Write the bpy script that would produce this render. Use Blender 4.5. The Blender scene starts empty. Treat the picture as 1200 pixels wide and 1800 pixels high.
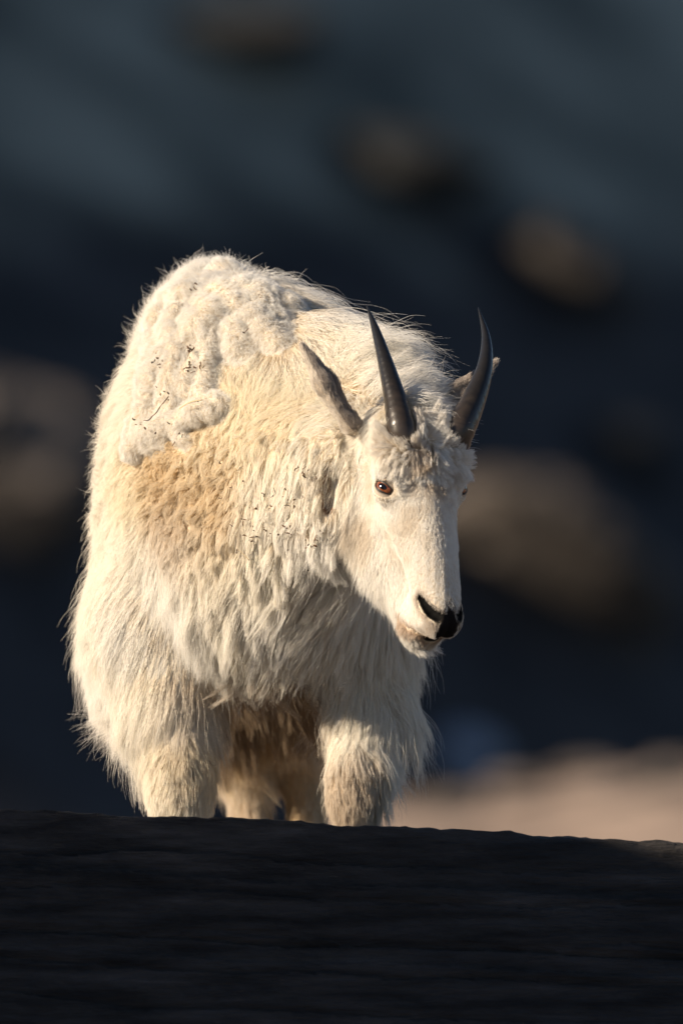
import bpy, math
import numpy as np
from mathutils import Vector, kdtree

# ------------------------------------------------------------------ camera, sky, sun, exposure
sc = bpy.context.scene
CAM_Y, CAM_Z = -25.0, 0.54
cam_data = bpy.data.cameras.new('camera')
cam = bpy.data.objects.new('camera', cam_data)
sc.collection.objects.link(cam)
cam.location = (0, CAM_Y, CAM_Z)
cam.rotation_euler = (math.radians(90), 0, 0)
cam_data.sensor_fit = 'VERTICAL'
cam_data.sensor_height = 36.0
cam_data.sensor_width = 24.0
cam_data.lens = 500.0
cam_data.clip_start = 0.5
cam_data.clip_end = 4000
cam_data.dof.use_dof = True
cam_data.dof.focus_distance = 24.70
cam_data.dof.aperture_fstop = 3.6
sc.camera = cam

SUN_AZ, SUN_EL = math.radians(69.5), math.radians(24)     # azimuth to the left of straight-behind-the-camera
SUN = np.array([-math.sin(SUN_AZ) * math.cos(SUN_EL), -math.cos(SUN_AZ) * math.cos(SUN_EL), math.sin(SUN_EL)])
world = bpy.data.worlds.new('World')
sc.world = world
world.use_nodes = True
wn = world.node_tree
sky = wn.nodes.new('ShaderNodeTexSky')
sky.sky_type = 'NISHITA'
sky.sun_disc = False
sky.sun_elevation = SUN_EL
sky.sun_rotation = math.atan2(SUN[0], SUN[1])
sky.altitude = 2500
wn.links.new(sky.outputs[0], wn.nodes['Background'].inputs[0])
wn.nodes['Background'].inputs[1].default_value = 0.05
sun_data = bpy.data.lights.new('sun', 'SUN')
sun_data.energy = 5.0
sun_data.angle = math.radians(0.5)
sun_data.color = (1.0, 0.828, 0.625)
sun = bpy.data.objects.new('sun', sun_data)
sc.collection.objects.link(sun)
sun.rotation_euler = Vector(SUN).to_track_quat('Z', 'Y').to_euler()
sun.location = (-20, -12, 12)
vs = sc.view_settings
vs.view_transform = 'Standard'
vs.look = 'None'
vs.exposure = 0.68
vs.gamma = 1.0
vs.use_curve_mapping = False
cy = sc.cycles
cy.max_bounces = 6
cy.diffuse_bounces = 5
cy.glossy_bounces = 6
cy.transmission_bounces = 6
cy.use_denoising = True
cy.use_adaptive_sampling = True
cy.adaptive_threshold = 0.008
sc.cycles_curves.shape = 'RIBBONS'

rng = np.random.default_rng(11)
f4 = np.float32
C = sc.collection


def P(px, py, Y):
    """a point of the place given in millimetres across the goat's own plane (x from 0 to 1200, y downward)"""
    D = (Y - CAM_Y) / 25.0
    return np.array([(px - 600) / 1000.0 * D, Y, CAM_Z + (900 - py) / 1000.0 * D], f4)


def unit(v):
    v = np.asarray(v, float)
    return v / np.maximum(np.linalg.norm(v, axis=-1, keepdims=True), 1e-9)


# smooth periodic value noise
_NG = np.random.default_rng(5).random((32, 32, 32, 3)).astype(f4) * 2 - 1


def noise(p, scale, seed=0.0):
    q = np.asarray(p, f4) * scale + f4(seed * 7.31 + 100.0)
    i = np.floor(q).astype(np.int32)
    f = (q - i).astype(f4)
    f = f * f * (3 - 2 * f)
    o = 0
    for a in (0, 1):
        wx = f[:, 0] if a else 1 - f[:, 0]
        for b in (0, 1):
            wy = f[:, 1] if b else 1 - f[:, 1]
            for c in (0, 1):
                wz = f[:, 2] if c else 1 - f[:, 2]
                o = o + (wx * wy * wz)[:, None] * _NG[(i[:, 0] + a) & 31, (i[:, 1] + b) & 31, (i[:, 2] + c) & 31]
    return o


def fbm(p, scale, octaves=4, seed=0):
    o, a, t = 0, 1.0, 0.0
    for k in range(octaves):
        o = o + a * noise(p, scale * 2 ** k, seed + k * 1.7)
        t += a
        a *= 0.5
    return o / t


def sstep(a, b, x):
    t = np.clip((x - a) / (b - a), 0, 1)
    return t * t * (3 - 2 * t)


def mesh_object(name, verts, faces, mat, parent=None, smooth=True):
    me = bpy.data.meshes.new(name)
    verts = np.asarray(verts, f4)
    if isinstance(faces, np.ndarray):
        n = len(faces)
        k = faces.shape[1]
        me.vertices.add(len(verts))
        me.vertices.foreach_set('co', verts.ravel())
        me.loops.add(n * k)
        me.loops.foreach_set('vertex_index', faces.astype(np.int32).ravel())
        me.polygons.add(n)
        me.polygons.foreach_set('loop_start', np.arange(n, dtype=np.int32) * k)
        me.update(calc_edges=True)
    else:
        me.from_pydata([tuple(map(float, v)) for v in verts], [], faces)
        me.update()
    if smooth:
        me.polygons.foreach_set('use_smooth', np.ones(len(me.polygons), bool))
    o = bpy.data.objects.new(name, me)
    C.objects.link(o)
    me.materials.append(mat)
    o.parent = parent
    return o


def tag(o, label=None, cat=None, group=None, kind=None):
    for k, v in (('label', label), ('category', cat), ('group', group), ('kind', kind)):
        if v:
            o[k] = v
    return o


# ------------------------------------------------------------------ materials
def new_mat(name):
    m = bpy.data.materials.new(name)
    m.use_nodes = True
    nt = m.node_tree
    return m, nt, nt.nodes['Principled BSDF']


def rock_mat(name, c1, c2, scale, rough=0.9, bump=0.4, c3=None, stretch=(1, 1, 1)):
    m, nt, b = new_mat(name)
    N, L = nt.nodes.new, nt.links.new
    tc = N('ShaderNodeTexCoord')
    mp = N('ShaderNodeMapping')
    mp.inputs['Scale'].default_value = stretch
    L(tc.outputs['Object'], mp.inputs[0])
    n1 = N('ShaderNodeTexNoise')
    n1.inputs['Scale'].default_value = scale
    n1.inputs['Detail'].default_value = 8
    L(mp.outputs[0], n1.inputs['Vector'])
    r = N('ShaderNodeValToRGB')
    r.color_ramp.elements[0].position = 0.35
    r.color_ramp.elements[1].position = 0.65
    r.color_ramp.elements[0].color = (*c1, 1)
    r.color_ramp.elements[1].color = (*c2, 1)
    if c3:
        e = r.color_ramp.elements.new(0.74)
        e.color = (*c3, 1)
    L(n1.outputs[0], r.inputs[0])
    L(r.outputs[0], b.inputs['Base Color'])
    b.inputs['Roughness'].default_value = rough
    n2 = N('ShaderNodeTexNoise')
    n2.inputs['Scale'].default_value = scale * 6
    n2.inputs['Detail'].default_value = 6
    L(mp.outputs[0], n2.inputs['Vector'])
    bp = N('ShaderNodeBump')
    bp.inputs['Strength'].default_value = bump
    bp.inputs['Distance'].default_value = 0.3 / scale
    L(n2.outputs[0], bp.inputs['Height'])
    L(bp.outputs[0], b.inputs['Normal'])
    return m


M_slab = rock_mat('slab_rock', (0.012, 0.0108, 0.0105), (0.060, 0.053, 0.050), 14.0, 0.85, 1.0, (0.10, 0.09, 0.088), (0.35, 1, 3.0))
M_ledge = rock_mat('ledge_rock', (0.10, 0.085, 0.07), (0.20, 0.17, 0.14), 2.0)
M_shade_rock = rock_mat('shade_rock', (0.07, 0.065, 0.06), (0.16, 0.15, 0.14), 1.2)
M_boulder = rock_mat('lichen_boulder', (0.06, 0.050, 0.044), (0.18, 0.152, 0.133), 1.6)
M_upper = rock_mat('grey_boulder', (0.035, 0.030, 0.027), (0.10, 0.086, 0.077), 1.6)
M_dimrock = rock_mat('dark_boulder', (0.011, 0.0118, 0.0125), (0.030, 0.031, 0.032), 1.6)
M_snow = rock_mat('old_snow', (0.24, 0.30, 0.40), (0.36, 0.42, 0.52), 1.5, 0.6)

# ------------------------------------------------------------------ SDF toolkit for the animal
def s_round_cone(p, a, b, r1, r2):
    ba = (b - a).astype(f4)
    l2 = float(ba @ ba)
    rr = r1 - r2
    a2 = l2 - rr * rr
    il2 = 1.0 / l2
    pa = p - a.astype(f4)
    y = pa @ ba
    z = y - l2
    x2 = ((pa * l2 - ba * y[:, None]) ** 2).sum(1)
    y2 = y * y * l2
    z2 = z * z * l2
    k = np.sign(rr) * rr * rr * x2
    o = (np.sqrt(x2 * a2 * il2) + y * rr) * il2 - r1
    m1 = np.sign(z) * a2 * z2 > k
    m2 = np.sign(y) * a2 * y2 < k
    o = np.where(m2, np.sqrt(x2 + y2) * il2 - r1, o)
    o = np.where(m1, np.sqrt(x2 + z2) * il2 - r2, o)
    return o.astype(f4)


def s_ellipsoid(p, c, r, axes=None):
    q = p - np.asarray(c, f4)
    if axes is not None:
        q = q @ np.asarray(axes, f4).T
    r = np.asarray(r, f4)
    k0 = np.sqrt(((q / r) ** 2).sum(1))
    k1 = np.sqrt(((q / (r * r)) ** 2).sum(1))
    return (k0 * (k0 - 1.0) / np.maximum(k1, 1e-6)).astype(f4)


def s_union(a, b, k):
    h = np.clip(0.5 + 0.5 * (b - a) / k, 0, 1)
    return b + (a - b) * h - k * h * (1 - h)


def s_sub(a, b, k):
    return -s_union(-a, b, k)


def near_union(p, d, fn, args, k):
    """union with a capsule, evaluated only for the points near it"""
    a, b, r1, r2 = args
    m = max(r1, r2) + k + 0.02
    lo, hi = np.minimum(a, b) - m, np.maximum(a, b) + m
    i = np.nonzero(((p > lo) & (p < hi)).all(1))[0]
    if len(i):
        d[i] = s_union(d[i], fn(p[i], *args), k)
    return d


# head frame: u runs down the nose, w out of the face, r to the goat's own right (the viewer's left)
HP = math.radians(69)
HY = math.radians(26)
HO = P(739, 856, -0.45)
fh = np.array([math.sin(HY), -math.cos(HY), 0.0])
HU = fh * math.cos(HP) + np.array([0, 0, -math.sin(HP)])
HW = fh * math.sin(HP) + np.array([0, 0, math.cos(HP)])
HR = np.array([-math.cos(HY), -math.sin(HY), 0.0])
HM = np.stack([HU, HW, HR]).astype(f4)


def hl(u, w, r):
    return (HO + u * HU + w * HW + r * HR).astype(f4)


NOSE_CUTS = []
EYE_R = 0.0230
EYE_C = np.array([0.004, -0.002, 0.0630], f4)
EYE_N = unit(np.array([0.0, 0.66, 0.75])).astype(f4)
_t = np.array([0.6, 0.8, 0.0])
_t = unit(_t - EYE_N * (_t @ EYE_N))
EYE_AX = np.stack([_t, np.cross(EYE_N, _t), EYE_N]).astype(f4)


def head_sdf(p):
    q = (p - HO) @ HM.T                       # u, w, r
    qa = q.copy()
    qa[:, 2] = np.abs(qa[:, 2])
    A = lambda *v: np.array(v, f4)
    d = s_ellipsoid(q, (-0.075, -0.025, 0), (0.092, 0.078, 0.070))             # braincase
    d = s_union(d, s_ellipsoid(q, (-0.02, 0.004, 0), (0.080, 0.054, 0.064)), 0.03)  # forehead
    d = s_union(d, s_round_cone(qa, A(0.0, -0.010, 0.010), A(0.225, -0.014, 0.010), 0.048, 0.029), 0.03)  # muzzle
    d = s_union(d, s_round_cone(q, A(0.03, 0.026, 0), A(0.215, 0.006, 0), 0.026, 0.021), 0.03)  # nose bridge
    d = s_union(d, s_ellipsoid(qa, (0.030, -0.085, 0.028), (0.095, 0.066, 0.034)), 0.03)     # cheek
    d = s_union(d, s_round_cone(qa, A(0.0, -0.125, 0.020), A(0.222, -0.076, 0.010), 0.042, 0.024), 0.03)  # lower jaw
    d = s_union(d, s_ellipsoid(q, (0.232, -0.070, 0), (0.032, 0.030, 0.029)), 0.03)      # chin
    d = s_union(d, s_ellipsoid(qa, (0.238, -0.006, 0.011), (0.036, 0.034, 0.024)), 0.016)   # nose end
    d = s_union(d, s_ellipsoid(qa, (0.212, -0.036, 0.019), (0.040, 0.030, 0.018)), 0.016)   # upper lip pad
    d = s_union(d, s_ellipsoid(qa, (-0.016, 0.018, 0.056), (0.036, 0.024, 0.021)), 0.018)   # brow
    d = s_union(d, s_ellipsoid(qa, (-0.066, 0.030, 0.044), (0.034, 0.028, 0.032)), 0.03)   # horn pedicle
    d = s_union(d, s_round_cone(qa, A(0.020, -0.020, 0.054), A(0.095, -0.018, 0.038), 0.012, 0.009), 0.022)   # cheekbone
    d = s_sub(d, s_round_cone(qa, A(0.085, -0.062, 0.078), A(0.170, -0.052, 0.062), 0.022, 0.018), 0.030)      # hollow in front of the cheek
    d = s_union(d, s_ellipsoid(qa, EYE_C, (0.0252, 0.0252, 0.0252)), 0.012)                 # lids over the eyeball
    d = s_sub(d, s_ellipsoid(qa, EYE_C + EYE_N * 0.0235, (0.0225, 0.0160, 0.017), EYE_AX), 0.003)   # opening between the lids
    for (a, ra), (b, rb) in NOSE_CUTS:
        d = s_sub(d, s_round_cone(qa, a, b, ra, rb), 0.005)
    return d


EARS = []
for base, tip, c0 in ((P(606, 728, -0.42), P(533, 610, -0.40), (0.84, -0.30, 0.42)),
                      (P(768, 742, -0.29), P(868, 638, -0.25), (-0.25, -0.9, 0.2))):
    a = unit(tip - base)
    c = np.asarray(c0, float)
    c = unit(c - a * (c @ a))
    EARS.append((base, tip, np.stack([a, np.cross(c, a), c]), float(np.linalg.norm(tip - base))))


def ear_sdf(p):
    d = None
    for base, tip, ax, ln in EARS:
        q = (p - base) @ ax.T.astype(f4)
        q0 = q.copy()
        q0[:, 2] *= 1.7
        z3 = lambda x_: np.array([x_, 0, 0], f4)
        e = s_round_cone(q0, z3(-0.02), z3(ln * 0.42), 0.023, 0.027)
        e = s_union(e, s_round_cone(q0, z3(ln * 0.42), z3(ln * 0.97), 0.027, 0.006), 0.01) * 0.6
        q1 = q.copy()
        q1[:, 2] = (q1[:, 2] - 0.013) * 1.6
        e = s_sub(e, s_round_cone(q1, z3(ln * 0.05), z3(ln * 0.80), 0.018, 0.008), 0.003)
        d = e if d is None else np.minimum(d, e)
    return d


LEGS = [
    # foreleg on the viewer's left
    [(P(292, 1080, 0.10), 0.105), (P(300, 1215, 0.05), 0.066), (P(318, 1345, -0.01), 0.046), (P(318, 1400, -0.01), 0.043), (P(318, 1500, 0.0), 0.027), (P(318, 1560, 0.0), 0.034)],
    # foreleg on the viewer's right
    [(P(610, 1080, 0.10), 0.105), (P(640, 1225, 0.05), 0.057), (P(628, 1350, -0.01), 0.036), (P(626, 1400, -0.01), 0.034), (P(626, 1500, 0.0), 0.027), (P(628, 1575, 0.0), 0.034)],
    # hind legs
    [(P(355, 1000, 0.95), 0.150), (P(400, 1190, 0.80), 0.085), (P(437, 1330, 1.00), 0.047), (P(440, 1480, 0.93), 0.027), (P(440, 1560, 0.90), 0.034)],
    [(P(500, 1000, 0.95), 0.150), (P(520, 1190, 0.82), 0.085), (P(540, 1330, 1.02), 0.043), (P(540, 1480, 0.95), 0.027), (P(540, 1560, 0.92), 0.034)],
]


def body_base(p):
    d = s_ellipsoid(p, P(428, 870, 0.45), (0.202, 0.50, 0.285))                  # ribcage
    d = s_union(d, s_ellipsoid(p, P(375, 660, 0.26), (0.112, 0.28, 0.188)), 0.14)  # withers hump
    d = s_union(d, s_ellipsoid(p, P(425, 860, 0.98), (0.185, 0.22, 0.26)), 0.12)   # rump
    d = s_union(d, s_ellipsoid(p, P(298, 960, 0.18), (0.106, 0.20, 0.27)), 0.10)  # right shoulder
    d = s_union(d, s_ellipsoid(p, P(288, 1115, 0.24), (0.110, 0.20, 0.135)), 0.07)  # flank above the foreleg
    d = s_union(d, s_ellipsoid(p, P(580, 1000, 0.18), (0.115, 0.20, 0.24)), 0.10)  # left shoulder
    d = s_union(d, s_ellipsoid(p, P(470, 985, -0.02), (0.150, 0.16, 0.175)), 0.10)  # brisket
    d = s_union(d, s_round_cone(p, P(415, 760, 0.05), P(620, 815, -0.26), 0.185, 0.115), 0.10)   # neck
    d = s_union(d, s_round_cone(p, P(450, 650, 0.10), P(700, 740, -0.24), 0.145, 0.080), 0.08)   # crest of the neck
    d = s_union(d, s_round_cone(p, P(470, 930, -0.04), P(600, 900, -0.28), 0.16, 0.085), 0.08)   # throat
    for ch in LEGS:
        for (a, ra), (b, rb) in zip(ch[:-1], ch[1:]):
            d = near_union(p, d, s_round_cone, (a, b, ra, rb), 0.045)
    d = s_union(d, s_round_cone(p, P(420, 800, 1.16), P(420, 890, 1.25), 0.04, 0.02), 0.04)      # tail
    return d


HOLLOWS = []
HC, HB = np.array([0.12, -0.42, 0.58], f4), np.array([0.32, 0.36, 0.42], f4)


def full_base(p):
    d = body_base(p)
    i = np.nonzero((np.abs(p - HC) < HB).all(1))[0]
    if len(i):
        d[i] = s_union(s_union(d[i], head_sdf(p[i]), 0.045), ear_sdf(p[i]), 0.012)
        for a, b, r1, r2 in HOLLOWS:
            d[i] = s_sub(d[i], s_round_cone(p[i], a, b, r1, r2), 0.012)
    return d


EXTRA = []                      # matted wool rolls added on the base: (a, b, r1, r2)


def full_sdf(p):
    d = full_base(p)
    if not EXTRA:
        return d
    A_ = np.array([e[0] for e in EXTRA])
    B_ = np.array([e[1] for e in EXTRA])
    R_ = np.array([max(e[2], e[3]) for e in EXTRA])[:, None] + 0.02
    lo, hi = np.minimum(A_, B_) - R_, np.maximum(A_, B_) + R_
    g0, gs = lo.min(0), 0.05
    sel = np.nonzero(((p > g0) & (p < hi.max(0)) & (np.abs(d) < 0.08)[:, None]).all(1))[0]
    if not len(sel):
        return d
    c = np.floor((p[sel] - g0) / gs).astype(np.int64)
    key = (c[:, 0] * 1000 + c[:, 1]) * 1000 + c[:, 2]
    order = np.argsort(key, kind='stable')
    key, sel = key[order], sel[order]
    c0, c1 = np.floor((lo - g0) / gs).astype(int), np.floor((hi - g0) / gs).astype(int)
    for e, u, v in zip(EXTRA, c0, c1):
        parts = []
        for x in range(u[0], v[0] + 1):
            for y in range(u[1], v[1] + 1):
                k = (x * 1000 + y) * 1000
                i0, i1 = np.searchsorted(key, (k + u[2], k + v[2] + 1))
                if i1 > i0:
                    parts.append(sel[i0:i1])
        if parts:
            j = np.concatenate(parts)
            d[j] = s_union(d[j], s_round_cone(p[j], *e), 0.007)
    return d


def grad(fn, p, h=0.0015):
    p = p.astype(f4)
    g = np.empty_like(p)
    for k in range(3):
        e = np.zeros(3, f4)
        e[k] = h
        g[:, k] = fn(p + e) - fn(p - e)
    return g / np.maximum(np.linalg.norm(g, axis=1, keepdims=True), 1e-9)


def surf(px, py, fn=None, y0=-1.0, y1=1.6):
    """where the line of sight through (px, py) meets the animal"""
    fn = fn or full_base
    o = np.array([0, CAM_Y, CAM_Z])
    d = unit(P(px, py, 0.0) - o)
    t = y0 - CAM_Y
    for _ in range(90):
        q = (o + d * t).astype(f4)[None]
        s = float(fn(q)[0])
        if s < 0.0006:
            return q[0]
        t += max(s * 0.8, 0.0005)
        if t > y1 - CAM_Y:
            break
    return None


def surf_many(pp, fn=None, y0=-1.0, y1=1.6):
    fn = fn or full_base
    pp = np.asarray(pp, float)
    o = np.array([0, CAM_Y, CAM_Z])
    d = unit(np.stack([(pp[:, 0] - 600) / 1000, np.full(len(pp), -CAM_Y), (900 - pp[:, 1]) / 1000], 1))
    t = np.full(len(pp), y0 - CAM_Y)
    live = np.ones(len(pp), bool)
    ok = np.zeros(len(pp), bool)
    for _ in range(80):
        i = np.nonzero(live)[0]
        if not len(i):
            break
        s = fn((o + d[i] * t[i, None]).astype(f4))
        h = s < 0.0008
        ok[i[h]] = True
        live[i[h]] = False
        t[i] += np.where(h, 0, np.maximum(s * 0.8, 0.0006))
        live[i[t[i] > y1 - CAM_Y]] = False
    return (o + d * t[:, None]).astype(f4), ok


# nostril and mouth cuts laid on the muzzle's own surface
def on_head(px, py):
    p = surf(px, py, head_sdf)
    while p is None and px < 800:
        px += 2
        p = surf(px, py, head_sdf)
    q = (p - HO) @ HM.T
    q[2] = abs(q[2])
    return q.astype(f4)


NOSTRIL = [(on_head(737, 1050), 0.0042), (on_head(742, 1058), 0.0058), (on_head(748, 1067), 0.0074), (on_head(756, 1076), 0.0086), (on_head(766, 1083), 0.0080)]
MOUTH = [(on_head(698, 1072), 0.0022), (on_head(704, 1083), 0.0028), (on_head(711, 1093), 0.0032), (on_head(721, 1103), 0.0036), (on_head(732, 1111), 0.0038), (on_head(743, 1117), 0.0040), (on_head(753, 1121), 0.0040)]
_end = MOUTH[-1][0].copy()
_end[2] = 0.0
_end[0] += 0.006
MOUTH.append((_end, 0.0034))
_in = np.array([-0.001, -0.001, -0.0022], f4)
NOSTRIL = [(a_ + _in, r_) for a_, r_ in NOSTRIL]
NOSE_CUTS += list(zip(NOSTRIL[:-1], NOSTRIL[1:])) + list(zip(MOUTH[:-1], MOUTH[1:]))


# the gap between the neck wool and the cheek
_a, _b = surf(583, 828), surf(577, 892)
HOLLOWS.append((_a + np.array([0, 0.008, 0], f4), _b + np.array([0, 0.008, 0], f4), 0.017, 0.013))
wrng = np.random.default_rng(77)


BLOBS = []


def blob(px, py, r, out=0.0, stretch=0.0, tilt=0.0):
    BLOBS.append((px, py, r, out, stretch, tilt, 0.7 + 0.3 * wrng.random()))


def settle_blobs():
    B = np.array(BLOBS)
    p, ok = surf_many(B[:, :2])
    B, p = B[ok], p[ok]
    n = grad(full_base, p)
    a = p + n * B[:, 3:4]
    b = a + np.stack([np.sin(B[:, 5]) * B[:, 4], B[:, 4] * 0, -np.cos(B[:, 5]) * B[:, 4] - 1e-4], 1)
    b = b - n * (full_base(b.astype(f4)) - B[:, 3])[:, None]
    for k in range(len(B)):
        EXTRA.append((a[k].astype(f4), b[k].astype(f4) + f4(1e-5), float(B[k, 2]), float(B[k, 2] * B[k, 6])))
    BLOBS.clear()


# matted shed wool: strings of uneven lumps hanging on the shoulder, and a soft heap on the withers
WOOL = [
    ([(284, 560), (281, 610), (276, 660), (274, 710), (266, 748)], 0.014),
    ([(312, 555), (314, 600), (310, 650), (306, 700), (300, 735)], 0.014),
    ([(338, 560), (338, 610), (334, 650), (330, 690)], 0.010),
    ([(364, 570), (366, 610), (366, 650), (362, 690), (350, 715)], 0.010),
    ([(240, 790), (252, 768), (270, 757), (295, 748), (320, 742), (345, 730), (372, 722), (392, 716)], 0.015),
    ([(246, 776), (270, 772), (296, 766), (318, 754)], 0.012),
]
for path, r in WOOL:
    for (x0, y0), (x1, y1) in zip(path[:-1], path[1:]):
        m = max(2, int(math.hypot(x1 - x0, y1 - y0) / 8))
        ang = math.atan2(x1 - x0, y1 - y0)
        for k in range(m):
            t = k / m
            blob(x0 + (x1 - x0) * t + wrng.normal() * 4.5, y0 + (y1 - y0) * t + wrng.normal() * 4, r * (0.65 + 0.75 * wrng.random()), r * (0.30 + 0.6 * wrng.random()), 0.012 + 0.026 * wrng.random(), ang + wrng.normal() * 0.35)
for k in range(60):
    x = 280 + 190 * wrng.random()
    y = 446 + 140 * wrng.random() + max(0, x - 400) * 0.3
    r = 0.010 + 0.024 * wrng.random()
    blob(x, y, r, -r * (0.05 + 0.3 * wrng.random()), 0.03 + 0.05 * wrng.random(), (x - 360) / 160 + wrng.normal() * 0.4)
for x, y, r in ((300, 470, 0.020), (322, 455, 0.022), (350, 447, 0.022), (382, 448, 0.022), (412, 460, 0.018), (440, 478, 0.016), (296, 492, 0.016), (262, 545, 0.012)):
    blob(x, y + 6, r, 0.004, 0.02 + 0.02 * wrng.random(), 0.8 + wrng.normal() * 0.5)
settle_blobs()
N_WOOL = len(EXTRA)
# curly nubs on the tan patch and ropy locks down the neck
for k in range(170):
    x, y = 275 + 160 * wrng.random(), 765 + 185 * wrng.random()
    if ((x - 350) / 85) ** 2 + ((y - 860) / 95) ** 2 < 1:
        blob(x, y, 0.006 + 0.006 * wrng.random(), -0.001, 0.014 * wrng.random(), 0.35 + wrng.normal() * 0.7)
for k in range(150):
    x, y = 420 + 175 * wrng.random(), 760 + 230 * wrng.random()
    blob(x, y, 0.007 + 0.005 * wrng.random(), -0.002, 0.025 + 0.03 * wrng.random(), -0.12 + wrng.normal() * 0.16)
settle_blobs()


def surface_nets(xs, ys, zs, fn):
    nx, ny, nz = len(xs), len(ys), len(zs)
    st = 4
    ix, iy, iz = (np.unique(np.r_[np.arange(0, n, st), n - 1]) for n in (nx, ny, nz))
    g = np.stack(np.meshgrid(xs[ix], ys[iy], zs[iz], indexing='ij'), -1).reshape(-1, 3).astype(f4)
    cv = np.concatenate([fn(g[k:k + 400000]) for k in range(0, len(g), 400000)]).reshape(len(ix), len(iy), len(iz))
    V = np.empty((nx, ny, nz), f4)
    act = np.zeros((nx, ny, nz), bool)
    sx = np.maximum(np.r_[np.diff(xs[ix]), 0], np.r_[0, np.diff(xs[ix])])
    sy = np.maximum(np.r_[np.diff(ys[iy]), 0], np.r_[0, np.diff(ys[iy])])
    sz = np.maximum(np.r_[np.diff(zs[iz]), 0], np.r_[0, np.diff(zs[iz])])
    diag = np.sqrt(sx[:, None, None] ** 2 + sy[None, :, None] ** 2 + sz[None, None, :] ** 2)
    near = np.abs(cv) < diag * 0.66 + 0.004
    mx, my, mz = (np.minimum((np.arange(n) + st // 2) // st, len(i) - 1) for n, i in ((nx, ix), (ny, iy), (nz, iz)))
    V[:] = cv[mx][:, my][:, :, mz]
    act[:] = near[mx][:, my][:, :, mz]
    idx = np.nonzero(act)
    pts = np.stack([xs[idx[0]], ys[idx[1]], zs[idx[2]]], -1).astype(f4)
    vals = np.concatenate([fn(pts[k:k + 400000]) for k in range(0, len(pts), 400000)])
    V[idx] = vals
    S = V < 0
    c8 = [S[a:nx - 1 + a, b:ny - 1 + b, c:nz - 1 + c] for a in (0, 1) for b in (0, 1) for c in (0, 1)]
    cnt = sum(c.astype(np.uint8) for c in c8)
    cells = np.nonzero((cnt > 0) & (cnt < 8))
    nc = len(cells[0])
    vid = np.full((nx - 1, ny - 1, nz - 1), -1, np.int32)
    vid[cells] = np.arange(nc)
    acc = np.zeros((nc, 3))
    n = np.zeros(nc)
    corner = lambda a, b, c: (V[cells[0] + a, cells[1] + b, cells[2] + c], np.stack([xs[cells[0] + a], ys[cells[1] + b], zs[cells[2] + c]], -1))
    for a in range(8):
        for bit in (1, 2, 4):
            if a & bit:
                continue
            b = a | bit
            va, pa = corner(a & 1, a >> 1 & 1, a >> 2 & 1)
            vb, pb = corner(b & 1, b >> 1 & 1, b >> 2 & 1)
            m = (va < 0) != (vb < 0)
            t = np.where(m, va / np.where(va == vb, 1, va - vb), 0)
            acc += np.where(m[:, None], pa + (pb - pa) * t[:, None], 0)
            n += m
    verts = acc / n[:, None]
    faces = []
    for ax in range(3):
        sl0 = [slice(None)] * 3
        sl1 = [slice(None)] * 3
        sl0[ax] = slice(0, -1)
        sl1[ax] = slice(1, None)
        e = np.nonzero(S[tuple(sl0)] != S[tuple(sl1)])
        e = np.stack(e, -1)
        o1, o2 = (ax + 1) % 3, (ax + 2) % 3
        lim = np.array([nx, ny, nz])
        ok = (e[:, o1] > 0) & (e[:, o2] > 0) & (e[:, o1] < lim[o1] - 1) & (e[:, o2] < lim[o2] - 1)
        e = e[ok]
        d1 = np.zeros(3, int); d1[o1] = 1
        d2 = np.zeros(3, int); d2[o2] = 1
        q = [vid[tuple((e - s).T)] for s in (d1 * 0, d1, d1 + d2, d2)]
        q = np.stack(q, -1)
        flip = ~S[tuple(e.T)]
        q[flip] = q[flip][:, ::-1]
        faces.append(q[:, ::-1] if False else q)
    return verts.astype(f4), np.concatenate(faces)


def axis(lo, hi, flo, fhi, coarse, fine):
    return np.r_[np.arange(lo, flo, coarse), np.arange(flo, fhi, fine), np.arange(fhi, hi, coarse)]


# ------------------------------------------------------------------ terrain
def smooth_noise2(x, y, sc_, seed):
    p = np.stack([x, y, np.zeros_like(x)], -1).reshape(-1, 3)
    return fbm(p, sc_, 4, seed)[:, 0].reshape(x.shape)


HILL_A = 0.42
HILL_B = (SUN[2] - SUN[1] * HILL_A) / (-SUN[0]) + 0.045


def ground_z(x, y):
    z = -0.16 + 0.02 * smooth_noise2(x, y, 1.5, 1)
    # the ledge breaks off behind the goat into a hollow
    drop = sstep(2.2, 9.0, y) * 6.0
    z = z - drop
    # sunlit knoll to the right in the middle distance
    kx = 0.4 + sstep(0.3, 4.5, x) * 1.6 + 0.25 * np.sin(x * 1.3 + 0.5)
    knoll = sstep(40.0, 66.0, y) * (1 - sstep(74.0, 84.0, y)) * sstep(-3.5, 0.2, x)
    z = z + knoll * (4.60 + 0.10 * np.clip(x, -3, 5) + 0.25 * smooth_noise2(x, y, 0.45, 9))
    # shaded hillside: falls to the right, rises away
    xs_ = np.clip(x, -6, 70)
    h = -5.4 + HILL_A * np.clip(y - 98.0, 0, 300) - HILL_B * (xs_ - 1.0)
    h = h + 0.04 * smooth_noise2(x, y, 0.2, 4)
    h = np.minimum(h, 13.0 + 0.02 * h)
    z = np.where(y > 80, z + (h - z) * sstep(84.0, 102.0, y), z)
    return z


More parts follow.
